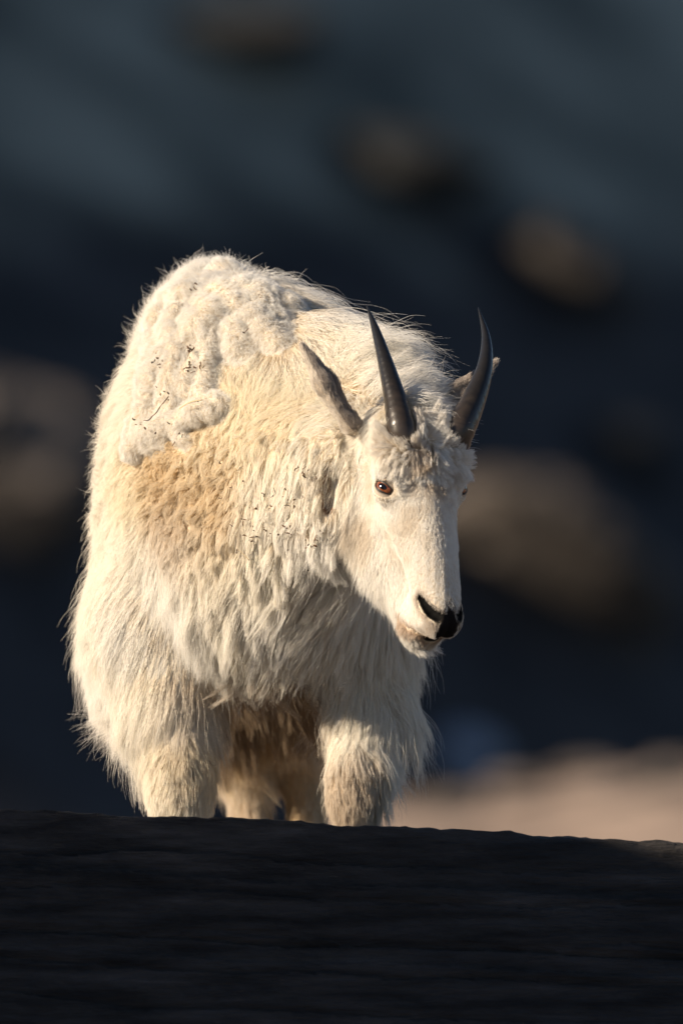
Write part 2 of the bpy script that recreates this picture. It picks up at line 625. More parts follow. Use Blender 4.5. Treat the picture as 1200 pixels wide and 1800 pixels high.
def build_ground():
    xs = np.unique(np.r_[np.linspace(-900, -60, 18), np.linspace(-60, -12, 25), np.linspace(-12, 12, 121), np.linspace(12, 60, 25), np.linspace(60, 900, 18)])
    ys = np.unique(np.r_[np.linspace(-400, -30, 10), np.linspace(-30, -4, 14), np.linspace(-4, 12, 65), np.linspace(12, 104, 93), np.linspace(104, 150, 93), np.linspace(150, 400, 50)])
    X, Y = np.meshgrid(xs, ys, indexing='ij')
    Z = ground_z(X, Y)
    Z = Z - (1 - sstep(-1.2, -0.1, Y)) * 3.0
    n0, n1 = X.shape
    v = np.stack([X, Y, Z], -1).reshape(-1, 3)
    i = np.arange(n0 * n1).reshape(n0, n1)
    f = np.stack([i[:-1, :-1], i[1:, :-1], i[1:, 1:], i[:-1, 1:]], -1).reshape(-1, 4)
    # ground colours: pale dusty ledge and knoll, dark heath on the hillside
    m, nt, b = new_mat('mountain_ground')
    N, L = nt.nodes.new, nt.links.new
    geo = N('ShaderNodeNewGeometry')
    sep = N('ShaderNodeSeparateXYZ')
    L(geo.outputs['Position'], sep.inputs[0])
    nz = N('ShaderNodeTexNoise')
    nz.inputs['Scale'].default_value = 0.8
    nz.inputs['Detail'].default_value = 7
    L(geo.outputs['Position'], nz.inputs['Vector'])
    dust = N('ShaderNodeValToRGB')
    dust.color_ramp.elements[0].color = (0.10, 0.074, 0.060, 1)
    dust.color_ramp.elements[1].color = (0.38, 0.285, 0.225, 1)
    dust.color_ramp.elements[0].position = 0.42
    dust.color_ramp.elements[1].position = 0.58
    heath = N('ShaderNodeValToRGB')
    heath.color_ramp.elements[0].color = (0.014, 0.014, 0.017, 1)
    heath.color_ramp.elements[1].color = (0.055, 0.052, 0.054, 1)
    heath.color_ramp.elements[0].position = 0.35
    heath.color_ramp.elements[1].position = 0.65
    L(nz.outputs[0], dust.inputs[0])
    L(nz.outputs[0], heath.inputs[0])
    mr = N('ShaderNodeMapRange')
    mr.inputs['From Min'].default_value = 80
    mr.inputs['From Max'].default_value = 86
    L(sep.outputs[1], mr.inputs['Value'])
    scree = N('ShaderNodeValToRGB')
    scree.color_ramp.elements[0].color = (0.10, 0.108, 0.090, 1)
    scree.color_ramp.elements[1].color = (0.36, 0.355, 0.29, 1)
    scree.color_ramp.elements[0].position = 0.35
    scree.color_ramp.elements[1].position = 0.65
    nb = N('ShaderNodeTexNoise')
    nb.inputs['Scale'].default_value = 0.35
    nb.inputs['Detail'].default_value = 4
    L(geo.outputs['Position'], nb.inputs['Vector'])
    L(nb.outputs[0], scree.inputs[0])
    zz = N('ShaderNodeMath')
    zz.operation = 'MULTIPLY_ADD'
    L(nb.outputs[0], zz.inputs[0])
    zz.inputs[1].default_value = 2.2
    L(sep.outputs[2], zz.inputs[2])
    mz = N('ShaderNodeMapRange')
    mz.inputs['From Min'].default_value = 4.0
    mz.inputs['From Max'].default_value = 5.0
    L(zz.outputs[0], mz.inputs['Value'])
    up = N('ShaderNodeMix')
    up.data_type = 'RGBA'
    L(mz.outputs[0], up.inputs[0])
    L(heath.outputs[0], up.inputs[6])
    L(scree.outputs[0], up.inputs[7])
    mix = N('ShaderNodeMix')
    mix.data_type = 'RGBA'
    L(mr.outputs[0], mix.inputs[0])
    L(dust.outputs[0], mix.inputs[6])
    L(up.outputs[2], mix.inputs[7])
    L(mix.outputs[2], b.inputs['Base Color'])
    b.inputs['Roughness'].default_value = 0.95
    o = mesh_object('ground', v, f, m)
    tag(o, kind='structure', label='stony mountain ground falling to a hollow and rising as a dark shaded hillside')
    return o


build_ground()


def rock_blob(name, loc, size, seed, mat, label, cat='boulder', group=None, n=32, rough=0.35, sub=(1, 1, 1)):
    """an irregular broken boulder"""
    th = np.linspace(0, 2 * np.pi, n, endpoint=False)
    ph = np.linspace(-np.pi / 2, np.pi / 2, n // 2 + 1)[1:-1]
    T, F = np.meshgrid(th, ph)
    d = np.stack([np.cos(F) * np.cos(T), np.cos(F) * np.sin(T), np.sin(F)], -1).reshape(-1, 3)
    d = np.concatenate([d, [[0, 0, -1], [0, 0, 1]]])
    r = 1 + rough * fbm(d, 1.1, 4, seed)[:, 0]
    # planar breaks
    rr = np.random.default_rng(seed)
    for k in range(9):
        nrm = unit(rr.normal(size=3))
        lim = 0.62 + 0.3 * rr.random()
        dd = d @ nrm
        r = np.where(dd > 0.2, np.minimum(r, lim / np.maximum(dd, 0.2) + 0.03 * r), r)
    v = d * r[:, None] * np.asarray(size)
    m = len(ph)
    i = np.arange(m * n).reshape(m, n)
    f = []
    for a in range(m - 1):
        for b in range(n):
            f.append((int(i[a, b]), int(i[a, (b + 1) % n]), int(i[a + 1, (b + 1) % n]), int(i[a + 1, b])))
    for b in range(n):
        f.append((m * n, int(i[0, (b + 1) % n]), int(i[0, b])))
        f.append((m * n + 1, int(i[m - 1, b]), int(i[m - 1, (b + 1) % n])))
    o = mesh_object(name, v, f, mat, smooth=False)
    o.location = loc
    return tag(o, label, cat, group)


def hit(px, py, y0=10.0):
    """where the line of sight meets the land"""
    o = np.array([0, CAM_Y, CAM_Z])
    d = unit(P(px, py, 0.0) - o)
    Y = np.arange(y0, 200.0, 0.1)
    t = (Y - CAM_Y) / d[1]
    X, Z = o[0] + d[0] * t, o[2] + d[2] * t
    g = ground_z(X, Y)
    k = np.nonzero(Z < g)[0]
    if not len(k):
        return None
    k = k[0]
    return np.array([X[k], Y[k], g[k]])


ROCKS = [   # x, y, half width, half height, lean, dark?, label
    (-20, 915, 330, 150, 0.0, 0, 'big blurred sunlit rock at the left edge of the picture behind the flank'),
    (945, 1040, 330, 110, -0.45, 0, 'long blurred sunlit rock sloping down to the right of the face'),
    (1115, 1120, 100, 110, -0.2, 0, 'round blurred pinkish rock at the lower right end of the long one'),
    (1000, 505, 215, 62, -0.3, 0, 'blurred sunlit rock to the upper right of the horns'),
    (1110, 815, 110, 45, -0.2, 1, 'dim blurred rock right of the horns, above the long sunlit one'),
    (400, 85, 230, 48, -0.15, 1, 'faint blurred rock near the top of the picture'),
    (690, 305, 240, 48, -0.2, 1, 'faint blurred rock on the hillside straight above the horns'),
]
for k, (x, y, rw, rh, lean, dk, lab) in enumerate(ROCKS):
    h_ = hit(x, y)
    if h_ is None:
        continue
    sc_ = (h_[1] - CAM_Y) / 25000.0
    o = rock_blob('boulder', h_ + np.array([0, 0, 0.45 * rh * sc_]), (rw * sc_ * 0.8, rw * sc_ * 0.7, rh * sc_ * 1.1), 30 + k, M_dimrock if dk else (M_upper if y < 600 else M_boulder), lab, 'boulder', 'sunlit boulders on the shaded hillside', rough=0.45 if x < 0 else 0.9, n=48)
    o.rotation_euler = (0, -lean, 0.4)
srng = np.random.default_rng(12)
for k in range(16):
    x, y = 690 + 520 * srng.random(), 1395 + 60 * srng.random()
    h_ = hit(x, y - (x - 690) * 0.10, 40.0)
    if h_ is None or h_[1] > 90:
        continue
    sc_ = (h_[1] - CAM_Y) / 25000.0
    rw = 22 + 60 * srng.random() ** 2
    rock_blob('stone', h_, (rw * sc_, rw * sc_, rw * sc_ * 0.32), 200 + k, M_boulder if k % 3 else M_dimrock, 'small blurred stone on the sunlit ground at lower right', 'stone', 'small stones on the sunlit ground', n=16, rough=0.5)
h_ = hit(812, 1325)
if h_ is not None:
    sc_ = (h_[1] - CAM_Y) / 25000.0
    rock_blob('snow_patch', h_ - np.array([0, 0, 0.02]), (75 * sc_, 75 * sc_, 42 * sc_), 71, M_snow, 'small blue snow patch in shade beyond the foreleg on the right', 'snow')


def build_slab():
    """dark layered rock whose crest hides the hooves"""
    xs = np.linspace(-3.0, 3.2, 621)
    s = np.r_[np.linspace(0, 0.35, 16)[:-1], np.linspace(0.35, 1.35, 150)[:-1], np.linspace(1.35, 4.6, 90)]
    X, Sg = np.meshgrid(xs, s, indexing='ij')
    # profile in (y, z): back side up to the crest, then the face down towards the viewer
    py = np.where(Sg < 0.35, 0.05 - Sg / 0.35 * 0.60, 0)
    pz = np.where(Sg < 0.35, -0.34 + 0.34 * np.sin(np.clip(Sg / 0.35, 0, 1) * np.pi / 2), 0)
    t = np.clip(Sg - 0.35, 0, None)
    py = np.where(Sg >= 0.35, -0.55 - 0.58 * t - 0.9 * np.clip(t - 1.2, 0, None), py)
    pz = np.where(Sg >= 0.35, -0.62 * t * (1 - np.exp(-t * 14)), pz)
    crest = 0.012 - 0.048 * (X + 0.2)
    crest = crest + 0.006 * smooth_noise2(X, X * 0, 3.0, 21) + 0.004 * smooth_noise2(X, X * 0, 14.0, 22) + 0.003 * smooth_noise2(X, X * 0, 45.0, 23)
    Z = pz + crest
    Y = py
    p = np.stack([X, Y, Z], -1).reshape(-1, 3)
    # strata: steps along a tilted bedding height
    h = (Z + 0.042 * X).reshape(-1)
    w = fbm(p * np.array([0.6, 1, 1]), 3.0, 3, 31)[:, 0]
    hb = h * 16 + 0.5 * w
    fr = hb - np.floor(hb)
    lay = np.random.default_rng(3).random(200)[(np.floor(hb).astype(int)) % 200]
    step = (sstep(0.0, 0.16, fr) - 0.5) * (0.35 + 0.9 * lay)
    face = sstep(0.40, 0.50, Sg).reshape(-1)
    off = 0.009 * step * face
    wob = h + 0.006 * fbm(p * np.array([1, 0.2, 0.2]), 5.0, 3, 47)[:, 0]
    off += 0.014 * (1 - sstep(-0.108, -0.102, wob)) - 0.014 * np.exp(-((wob + 0.205) / 0.0035) ** 2) + 0.010 * (1 - sstep(-0.245, -0.240, wob))
    off += 0.012 * fbm(p * np.array([0.5, 1, 1.6]), 6.0, 4, 41)[:, 0] * (0.25 + 0.75 * face)
    off += 0.006 * fbm(p * np.array([0.22, 1, 1.3]), 30.0, 3, 43)[:, 0] + 0.004 * fbm(p, 50.0, 2, 44)[:, 0]
    nrm = np.array([0, -0.73, 0.68])
    p = p + off[:, None] * nrm
    n0, n1 = X.shape
    i = np.arange(n0 * n1).reshape(n0, n1)
    f = np.stack([i[:-1, :-1], i[:-1, 1:], i[1:, 1:], i[1:, :-1]], -1).reshape(-1, 4)
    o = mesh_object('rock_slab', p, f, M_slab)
    # pebbles of broken rock along the crest are part of the slab
    tag(o, 'dark layered rock slab in shadow across the foreground, hiding the hooves', 'rock')


build_slab()


def build_shade_rock():
    """an unseen rock added on the left, shaped to keep the slab in shade"""
    h = unit(np.array([SUN[0], SUN[1], 0]))
    q = np.array([-h[1], h[0], 0]) * -1.0          # across the light
    if q[1] < 0:
        q = -q
    T0 = 5.2
    tops = (T0 + 0.56) * math.tan(SUN_EL)
    nu, nv = 90, 40
    ua = np.linspace(-3.9, 0.0, nu)                # along q, ends at q_edge
    va = np.linspace(0, 1, nv)
    verts = []
    for u in ua:
        for v in va:
            a = v * np.pi
            top = tops + 0.02 + 0.17 * abs(u) + 0.03 * math.sin(u * 2.3) * min(1, abs(u))
            base = h * (T0 + 1.4 - 1.4 * math.cos(a)) + q * (u - 0.08)
            z = -1.6 + (top + 1.6) * min(1.0, math.sin(a) * 1.25) ** 0.6
            verts.append((base[0], base[1], z))
    verts = np.array(verts)
    nz = fbm(verts, 0.9, 4, 12)
    lock = np.clip((verts[:, 2] - tops + 1.2) / 1.2, 0, 1)[:, None]
    verts = verts + nz * 0.22 * (1 - 0.85 * lock)
    i = np.arange(nu * nv).reshape(nu, nv)
    f = np.stack([i[:-1, :-1], i[:-1, 1:], i[1:, 1:], i[1:, :-1]], -1).reshape(-1, 4).tolist()
    f.append([int(k) for k in i[-1]])
    f.append([int(k) for k in i[0][::-1]])
    o = mesh_object('added_shade_rock', verts, [tuple(int(k) for k in q_) for q_ in f], M_shade_rock, smooth=False)
    tag(o, 'unseen grey rock added to the left of the slab to shade it', 'rock')


build_shade_rock()  # added out of view to throw shade over the slab

# ------------------------------------------------------------------ the goat
goat = bpy.data.objects.new('mountain_goat', None)
C.objects.link(goat)
goat.location = (0, 0, 0)
tag(goat, 'shaggy cream white mountain goat with black horns shedding its wool behind the dark rock', 'goat')

xs = axis(-0.56, 0.42, -0.02, 0.30, 0.005, 0.0028)
ys = axis(-0.72, 1.40, -0.68, -0.30, 0.008, 0.0028)
zs = axis(-0.24, 1.12, 0.26, 0.80, 0.008, 0.0028)
BV, BF = surface_nets(xs, ys, zs, full_sdf)


def mesh_normals(v, f):
    n = np.cross(v[f[:, 2]] - v[f[:, 0]], v[f[:, 3]] - v[f[:, 1]])
    o = np.stack([np.bincount(f.ravel(), np.repeat(n[:, k], 4), len(v)) for k in range(3)], 1)
    return unit(o).astype(f4)


BN = mesh_normals(BV, BF)
if float((grad(full_base, BV[:500]) * BN[:500]).sum()) < 0:
    BF = BF[:, ::-1].copy()
    BN = -BN
for _ in range(2):
    BV = (BV - np.clip(full_sdf(BV), -0.003, 0.003)[:, None] * BN * 0.8).astype(f4)
BN = mesh_normals(BV, BF)

m_skin, nt, b = new_mat('goat_skin')
at = nt.nodes.new('ShaderNodeAttribute')
at.attribute_name = 'skin_color'
nt.links.new(at.outputs['Color'], b.inputs['Base Color'])
b.inputs['Roughness'].default_value = 0.8
b.inputs['Specular IOR Level'].default_value = 0.12
nn_ = nt.nodes.new('ShaderNodeTexVoronoi')
nn_.inputs['Scale'].default_value = 420
bb_ = nt.nodes.new('ShaderNodeBump')
bb_.inputs['Strength'].default_value = 0.5
bb_.inputs['Distance'].default_value = 0.001
nt.links.new(nn_.outputs[0], bb_.inputs['Height'])
nt.links.new(bb_.outputs[0], b.inputs['Normal'])
body = mesh_object('body', BV, BF, m_skin, goat)
BH = (BV - HO) @ HM.T


def path_dist(q, path):
    qa = q.astype(f4).copy()
    qa[:, 2] = np.abs(qa[:, 2])
    d = None
    for (a_, ra), (b_, rb) in zip(path[:-1], path[1:]):
        e = s_round_cone(qa, a_, b_, ra, rb)
        d = e if d is None else np.minimum(d, e)
    return d


NOSE_C = (NOSTRIL[-1][0] * 0.62 + MOUTH[-1][0] * 0.38)


def nose_mask(q):
    """bare dark leather between and in the nostrils, 0..1; q in head coordinates"""
    u, w, r = q[:, 0], q[:, 1], np.abs(q[:, 2])
    d = np.sqrt(((u - NOSE_C[0]) / 0.047) ** 2 + ((w - NOSE_C[1] - 0.008) / 0.046) ** 2 + (r / 0.029) ** 2)
    d = d + 0.22 * fbm(q, 120.0, 2, 17)[:, 0]
    return np.maximum(1 - sstep(0.62, 1.15, d), 1 - sstep(0.0, 0.0028, path_dist(q, NOSTRIL)))


def mouth_mask(q):
    return np.maximum(1 - sstep(0.0, 0.003, path_dist(q, MOUTH)), 1 - sstep(0.004, 0.008, path_dist(q, MOUTH[-2:])))


if True:
    col = np.tile(np.array([0.72, 0.63, 0.50, 1], f4), (len(BV), 1))
    nm = np.maximum(nose_mask(BH), mouth_mask(BH))[:, None]
    col[:, :3] = col[:, :3] * (1 - nm) + np.array([0.012, 0.010, 0.010]) * nm
    nd_ = (1 - sstep(0.0025, 0.0045, path_dist(BH, NOSTRIL)))[:, None]
    col[:, :3] = col[:, :3] * (1 - nd_) + 0.0012 * nd_  # nostril hollows blackened, their shade put into the skin colour
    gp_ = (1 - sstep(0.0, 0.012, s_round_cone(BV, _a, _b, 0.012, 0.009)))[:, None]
    col[:, :3] = col[:, :3] * (1 - gp_) + np.array([0.16, 0.10, 0.065]) * gp_  # brown scabbed skin; its dark colour also carries the gap's shade
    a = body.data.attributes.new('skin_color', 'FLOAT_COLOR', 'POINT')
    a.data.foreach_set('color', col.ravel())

def eye_mask(q):
    qa = q.astype(f4).copy()
    qa[:, 2] = np.abs(qa[:, 2])
    return 1 - sstep(0.0005, 0.0025, s_ellipsoid(qa, EYE_C + EYE_N * 0.0235, (0.0225, 0.0160, 0.019), EYE_AX))


if True:
    em = eye_mask(BH)[:, None]
    col[:, :3] = col[:, :3] * (1 - em) + np.array([0.30, 0.26, 0.22]) * em
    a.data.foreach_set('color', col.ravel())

# ---- eyes
def frame_obj(o, origin, zdir, xdir):
    z = Vector(zdir).normalized()
    x = Vector(xdir)
    x = (x - z * x.dot(z)).normalized()
    y = z.cross(x)
    from mathutils import Matrix
    o.matrix_world = Matrix(((x.x, y.x, z.x, origin[0]), (x.y, y.y, z.y, origin[1]), (x.z, y.z, z.z, origin[2]), (0, 0, 0, 1)))


def cap(R, ax, ay, n=32, rings=6, depth=0.0):
    v, f = [(0, 0, R)], []
    for k in range(1, rings + 1):
        for i in range(n):
            t = 2 * math.pi * i / n
            x, y = ax * k / rings * math.cos(t), ay * k / rings * math.sin(t)
            v.append((x, y, math.sqrt(max(R * R - x * x - y * y, 0)) - depth * (k == rings)))
    for i in range(n):
        f.append((0, 1 + i, 1 + (i + 1) % n))
        for k in range(rings - 1):
            a_, b_ = 1 + k * n + i, 1 + k * n + (i + 1) % n
            f.append((a_, a_ + n, b_ + n, b_))
    return v, f


m_eye, nt_, b_ = new_mat('eye_white')
b_.inputs['Base Color'].default_value = (0.05, 0.03, 0.022, 1)
b_.inputs['Roughness'].default_value = 0.12
m_iris, nt_, b_ = new_mat('amber_iris')
tc_ = nt_.nodes.new('ShaderNodeTexCoord')
wv_ = nt_.nodes.new('ShaderNodeTexNoise')
wv_.inputs['Scale'].default_value = 420
nt_.links.new(tc_.outputs['Object'], wv_.inputs['Vector'])
rp_ = nt_.nodes.new('ShaderNodeValToRGB')
rp_.color_ramp.elements[0].color = (0.10, 0.022, 0.006, 1)
rp_.color_ramp.elements[1].color = (0.30, 0.085, 0.02, 1)
rp_.color_ramp.elements[0].position = 0.3
rp_.color_ramp.elements[1].position = 0.7
nt_.links.new(wv_.outputs[0], rp_.inputs[0])
nt_.links.new(rp_.outputs[0], b_.inputs['Base Color'])
b_.inputs['Roughness'].default_value = 0.25
b_.inputs['Coat Weight'].default_value = 1.0
b_.inputs['Coat Roughness'].default_value = 0.02
m_pupil, nt_, b_ = new_mat('black_pupil')
b_.inputs['Base Color'].default_value = (0.004, 0.004, 0.006, 1)
b_.inputs['Roughness'].default_value = 0.08
LIDSIGN = 1
m_lid, nt_, b_ = new_mat('eyelid_skin')
la_ = nt_.nodes.new('ShaderNodeAttribute')
la_.attribute_name = 'skin_color'
nt_.links.new(la_.outputs['Color'], b_.inputs['Base Color'])
b_.inputs['Roughness'].default_value = 0.45
for sgn in (1, -1):
    ctr = hl(EYE_C[0], EYE_C[1], sgn * EYE_C[2])
    nd = EYE_N[0] * HU + EYE_N[1] * HW + sgn * EYE_N[2] * HR
    td = EYE_AX[0][0] * HU + EYE_AX[0][1] * HW + sgn * EYE_AX[0][2] * HR
    n_, k_ = 28, 18
    v = [(0, 0, -EYE_R)] + [(EYE_R * math.sin(math.pi * j / k_) * math.cos(2 * math.pi * i / n_), EYE_R * math.sin(math.pi * j / k_) * math.sin(2 * math.pi * i / n_), -EYE_R * math.cos(math.pi * j / k_)) for j in range(1, k_) for i in range(n_)] + [(0, 0, EYE_R)]
    f = [(0, 1 + (i + 1) % n_, 1 + i) for i in range(n_)]
    for j in range(k_ - 2):
        for i in range(n_):
            q0 = 1 + j * n_
            f.append((q0 + i, q0 + (i + 1) % n_, q0 + n_ + (i + 1) % n_, q0 + n_ + i))
    top = len(v) - 1
    f += [(top, top - n_ + i, top - n_ + (i + 1) % n_) for i in range(n_)]
    eye = mesh_object('eye', v, f, m_eye)
    frame_obj(eye, ctr, nd, td)
    eye.parent = goat
    ir = mesh_object('iris', *cap(EYE_R + 0.0004, 0.0160, 0.0160, depth=0.0008), m_iris, eye)
    # the lids: a shell over the ball with an almond opening, dark along the rim
    v, f, lc = [], [], []
    na, nr_ = 64, 12
    for i in range(na):
        t = 2 * math.pi * i / na
        ct, st_ = math.cos(t), math.sin(t)
        A_ = 1.04 if ct > 0 else 0.96
        up_ = st_ * sgn * LIDSIGN > 0
        hb = 0.235 if up_ else 0.30
        ex, ey = A_ * math.copysign(abs(ct) ** 1.0, ct), hb * math.copysign(abs(st_) ** 1.25, st_)
        ang0 = math.hypot(ex, ey)
        dx_, dy_ = ex / ang0, ey / ang0
        for k in range(nr_):
            if k == 0:
                ang, rr_ = ang0, EYE_R * 1.002
            else:
                ang = ang0 + (1.45 - ang0) * ((k - 1) / (nr_ - 2)) ** 1.4
                rr_ = EYE_R * (1.05 + 0.02 * math.sin(min(1, (k - 1) / 3) * math.pi)) - (0.0012 if k == nr_ - 1 else 0)
            v.append((rr_ * math.sin(ang) * dx_, rr_ * math.sin(ang) * dy_, rr_ * math.cos(ang)))
            e_ = min(1, max(0, (ang - ang0 - 0.13) / 0.14))
            lc += [0.012 + 0.50 * e_, 0.010 + 0.43 * e_, 0.010 + 0.36 * e_, 1]
    for i in range(na):
        j = (i + 1) % na
        for k in range(nr_ - 1):
            f.append((i * nr_ + k, i * nr_ + k + 1, j * nr_ + k + 1, j * nr_ + k))
    lid = mesh_object('eyelid', v, f, m_lid, eye)
    la_ = lid.data.attributes.new('skin_color', 'FLOAT_COLOR', 'POINT')
    la_.data.foreach_set('color', np.array(lc, f4))
    pu = mesh_object('pupil', *cap(EYE_R + 0.0007, 0.0095, 0.0052, depth=0.0005), m_pupil, ir)

# ---- horns
m_horn, nt_, b_ = new_mat('black_horn')
tc_ = nt_.nodes.new('ShaderNodeAttribute')
tc_.attribute_name = 'along'
N_, L_ = nt_.nodes.new, nt_.links.new
pos_ = N_('ShaderNodeTexCoord')
nz_ = N_('ShaderNodeTexNoise')
nz_.inputs['Scale'].default_value = 60
nz_.inputs['Detail'].default_value = 6
L_(pos_.outputs['Object'], nz_.inputs['Vector'])
rp_ = N_('ShaderNodeValToRGB')
els = rp_.color_ramp.elements
els[0].position, els[0].color = 0.0, (0.060, 0.046, 0.037, 1)
els[1].position, els[1].color = 1.0, (0.010, 0.010, 0.011, 1)
e_ = els.new(0.45); e_.color = (0.018, 0.0155, 0.014, 1)
e_ = els.new(0.75); e_.color = (0.012, 0.012, 0.013, 1)
ad_ = N_('ShaderNodeMath'); ad_.operation = 'MULTIPLY_ADD'
L_(nz_.outputs[0], ad_.inputs[0]); ad_.inputs[1].default_value = 0.5
sb_ = N_('ShaderNodeMath'); sb_.operation = 'SUBTRACT'
L_(tc_.outputs['Fac'], sb_.inputs[0]); sb_.inputs[1].default_value = 0.25
L_(sb_.outputs[0], ad_.inputs[2])
L_(ad_.outputs[0], rp_.inputs[0])
L_(rp_.outputs[0], b_.inputs['Base Color'])
b_.inputs['Roughness'].default_value = 0.33
bp_ = N_('ShaderNodeBump'); bp_.inputs['Strength'].default_value = 0.45; bp_.inputs['Distance'].default_value = 0.002
wv_ = N_('ShaderNodeMath'); wv_.operation = 'MULTIPLY'
L_(tc_.outputs['Fac'], wv_.inputs[0]); wv_.inputs[1].default_value = 190.0
w2_ = N_('ShaderNodeMath'); w2_.operation = 'MULTIPLY_ADD'
L_(nz_.outputs[0], w2_.inputs[0]); w2_.inputs[1].default_value = 7.0; L_(wv_.outputs[0], w2_.inputs[2])
w3_ = N_('ShaderNodeMath'); w3_.operation = 'SINE'; L_(w2_.outputs[0], w3_.inputs[0])
w4_ = N_('ShaderNodeMath'); w4_.operation = 'MULTIPLY_ADD'; L_(w3_.outputs[0], w4_.inputs[0]); w4_.inputs[1].default_value = 0.09; L_(nz_.outputs[0], w4_.inputs[2])
L_(w4_.outputs[0], bp_.inputs['Height']); L_(bp_.outputs[0], b_.inputs['Normal'])


def catmull(pts, n):
    pts = np.asarray(pts, float)
    p = np.concatenate([[2 * pts[0] - pts[1]], pts, [2 * pts[-1] - pts[-2]]])
    out = []
    for t in np.linspace(0, len(pts) - 1 - 1e-6, n):
        i = int(t)
        f_ = t - i
        a_, b0, c_, d_ = p[i:i + 4]
        out.append(0.5 * (2 * b0 + (c_ - a_) * f_ + (2 * a_ - 5 * b0 + 4 * c_ - d_) * f_ ** 2 + (3 * b0 - a_ - 3 * c_ + d_) * f_ ** 3))
    return np.array(out)


HORNS = [
    [(P(716, 806, -0.46), .0265), (P(708, 765, -0.47), .0262), (P(694, 700, -0.44), .0195), (P(678, 640, -0.395), .0140), (P(660, 580, -0.34), .0078), (P(644, 536, -0.29), .0008)],
    [(P(784, 806, -0.42), .030), (P(800, 768, -0.43), .0285), (P(828, 712, -0.40), .0220), (P(850, 652, -0.36), .0150), (P(854, 596, -0.31), .0085), (P(840, 540, -0.26), .0008)],
]
for hp, (bx_, by_) in zip(HORNS, ((714, 800), (800, 790))):
    s_ = surf(bx_, by_, head_sdf)
    if s_ is not None:
        dy_ = float(s_[1]) + 0.022 - float(hp[1][0][1])
        for k in range(len(hp)):
            p_ = hp[k][0]
            ny_ = float(p_[1]) + dy_ * (1 - k / 6.0) + (0.045 if k == 0 else 0)
            hp[k] = ((np.array([0, CAM_Y, CAM_Z]) + (p_ - np.array([0, CAM_Y, CAM_Z])) * ((ny_ - CAM_Y) / (p_[1] - CAM_Y))).astype(f4), hp[k][1])
HORN_PATH = []
for hp in HORNS:
    pp = catmull([np.r_[p_, r_] for p_, r_ in hp], 70)
    HORN_PATH.append(pp)
    nseg, nr = 24, len(pp)
    v, al = [], []
    tan = np.gradient(pp[:, :3], axis=0)
    rf = np.random.default_rng(8)
    for k in range(nr):
        t_ = unit(tan[k])
        x_ = unit(np.cross(t_, [0.0, -1.0, 0.25]))
        y_ = np.cross(t_, x_)
        s_ = k / (nr - 1)
        ring = 1 + 0.035 * math.sin(s_ * 110 + 1.5 * math.sin(s_ * 17)) * max(0, 1 - s_ * 1.9)
        for i in range(nseg):
            t2 = 2 * math.pi * i / nseg
            rr_ = max(pp[k, 3] * (1.06 - 0.14 * s_), 0.0006) * ring
            v.append(pp[k, :3] + x_ * rr_ * math.cos(t2) + y_ * rr_ * 1.12 * math.sin(t2))
            al.append(s_)
    f = []
    for k in range(nr - 1):
        for i in range(nseg):
            f.append((k * nseg + i, k * nseg + (i + 1) % nseg, (k + 1) * nseg + (i + 1) % nseg, (k + 1) * nseg + i))
    f.append(tuple(range((nr - 1) * nseg, nr * nseg)))
    o = mesh_object('horn', v, f, m_horn, goat)
    at_ = o.data.attributes.new('along', 'FLOAT', 'POINT')
    at_.data.foreach_set('value', np.array(al, f4))


# ------------------------------------------------------------------ fur
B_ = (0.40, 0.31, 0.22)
W_, C_, T_, G_, Y_ = (0.96, 0.935, 0.89), (0.945, 0.905, 0.83), (0.80, 0.685, 0.505), (0.72, 0.64, 0.54), (0.935, 0.865, 0.73)
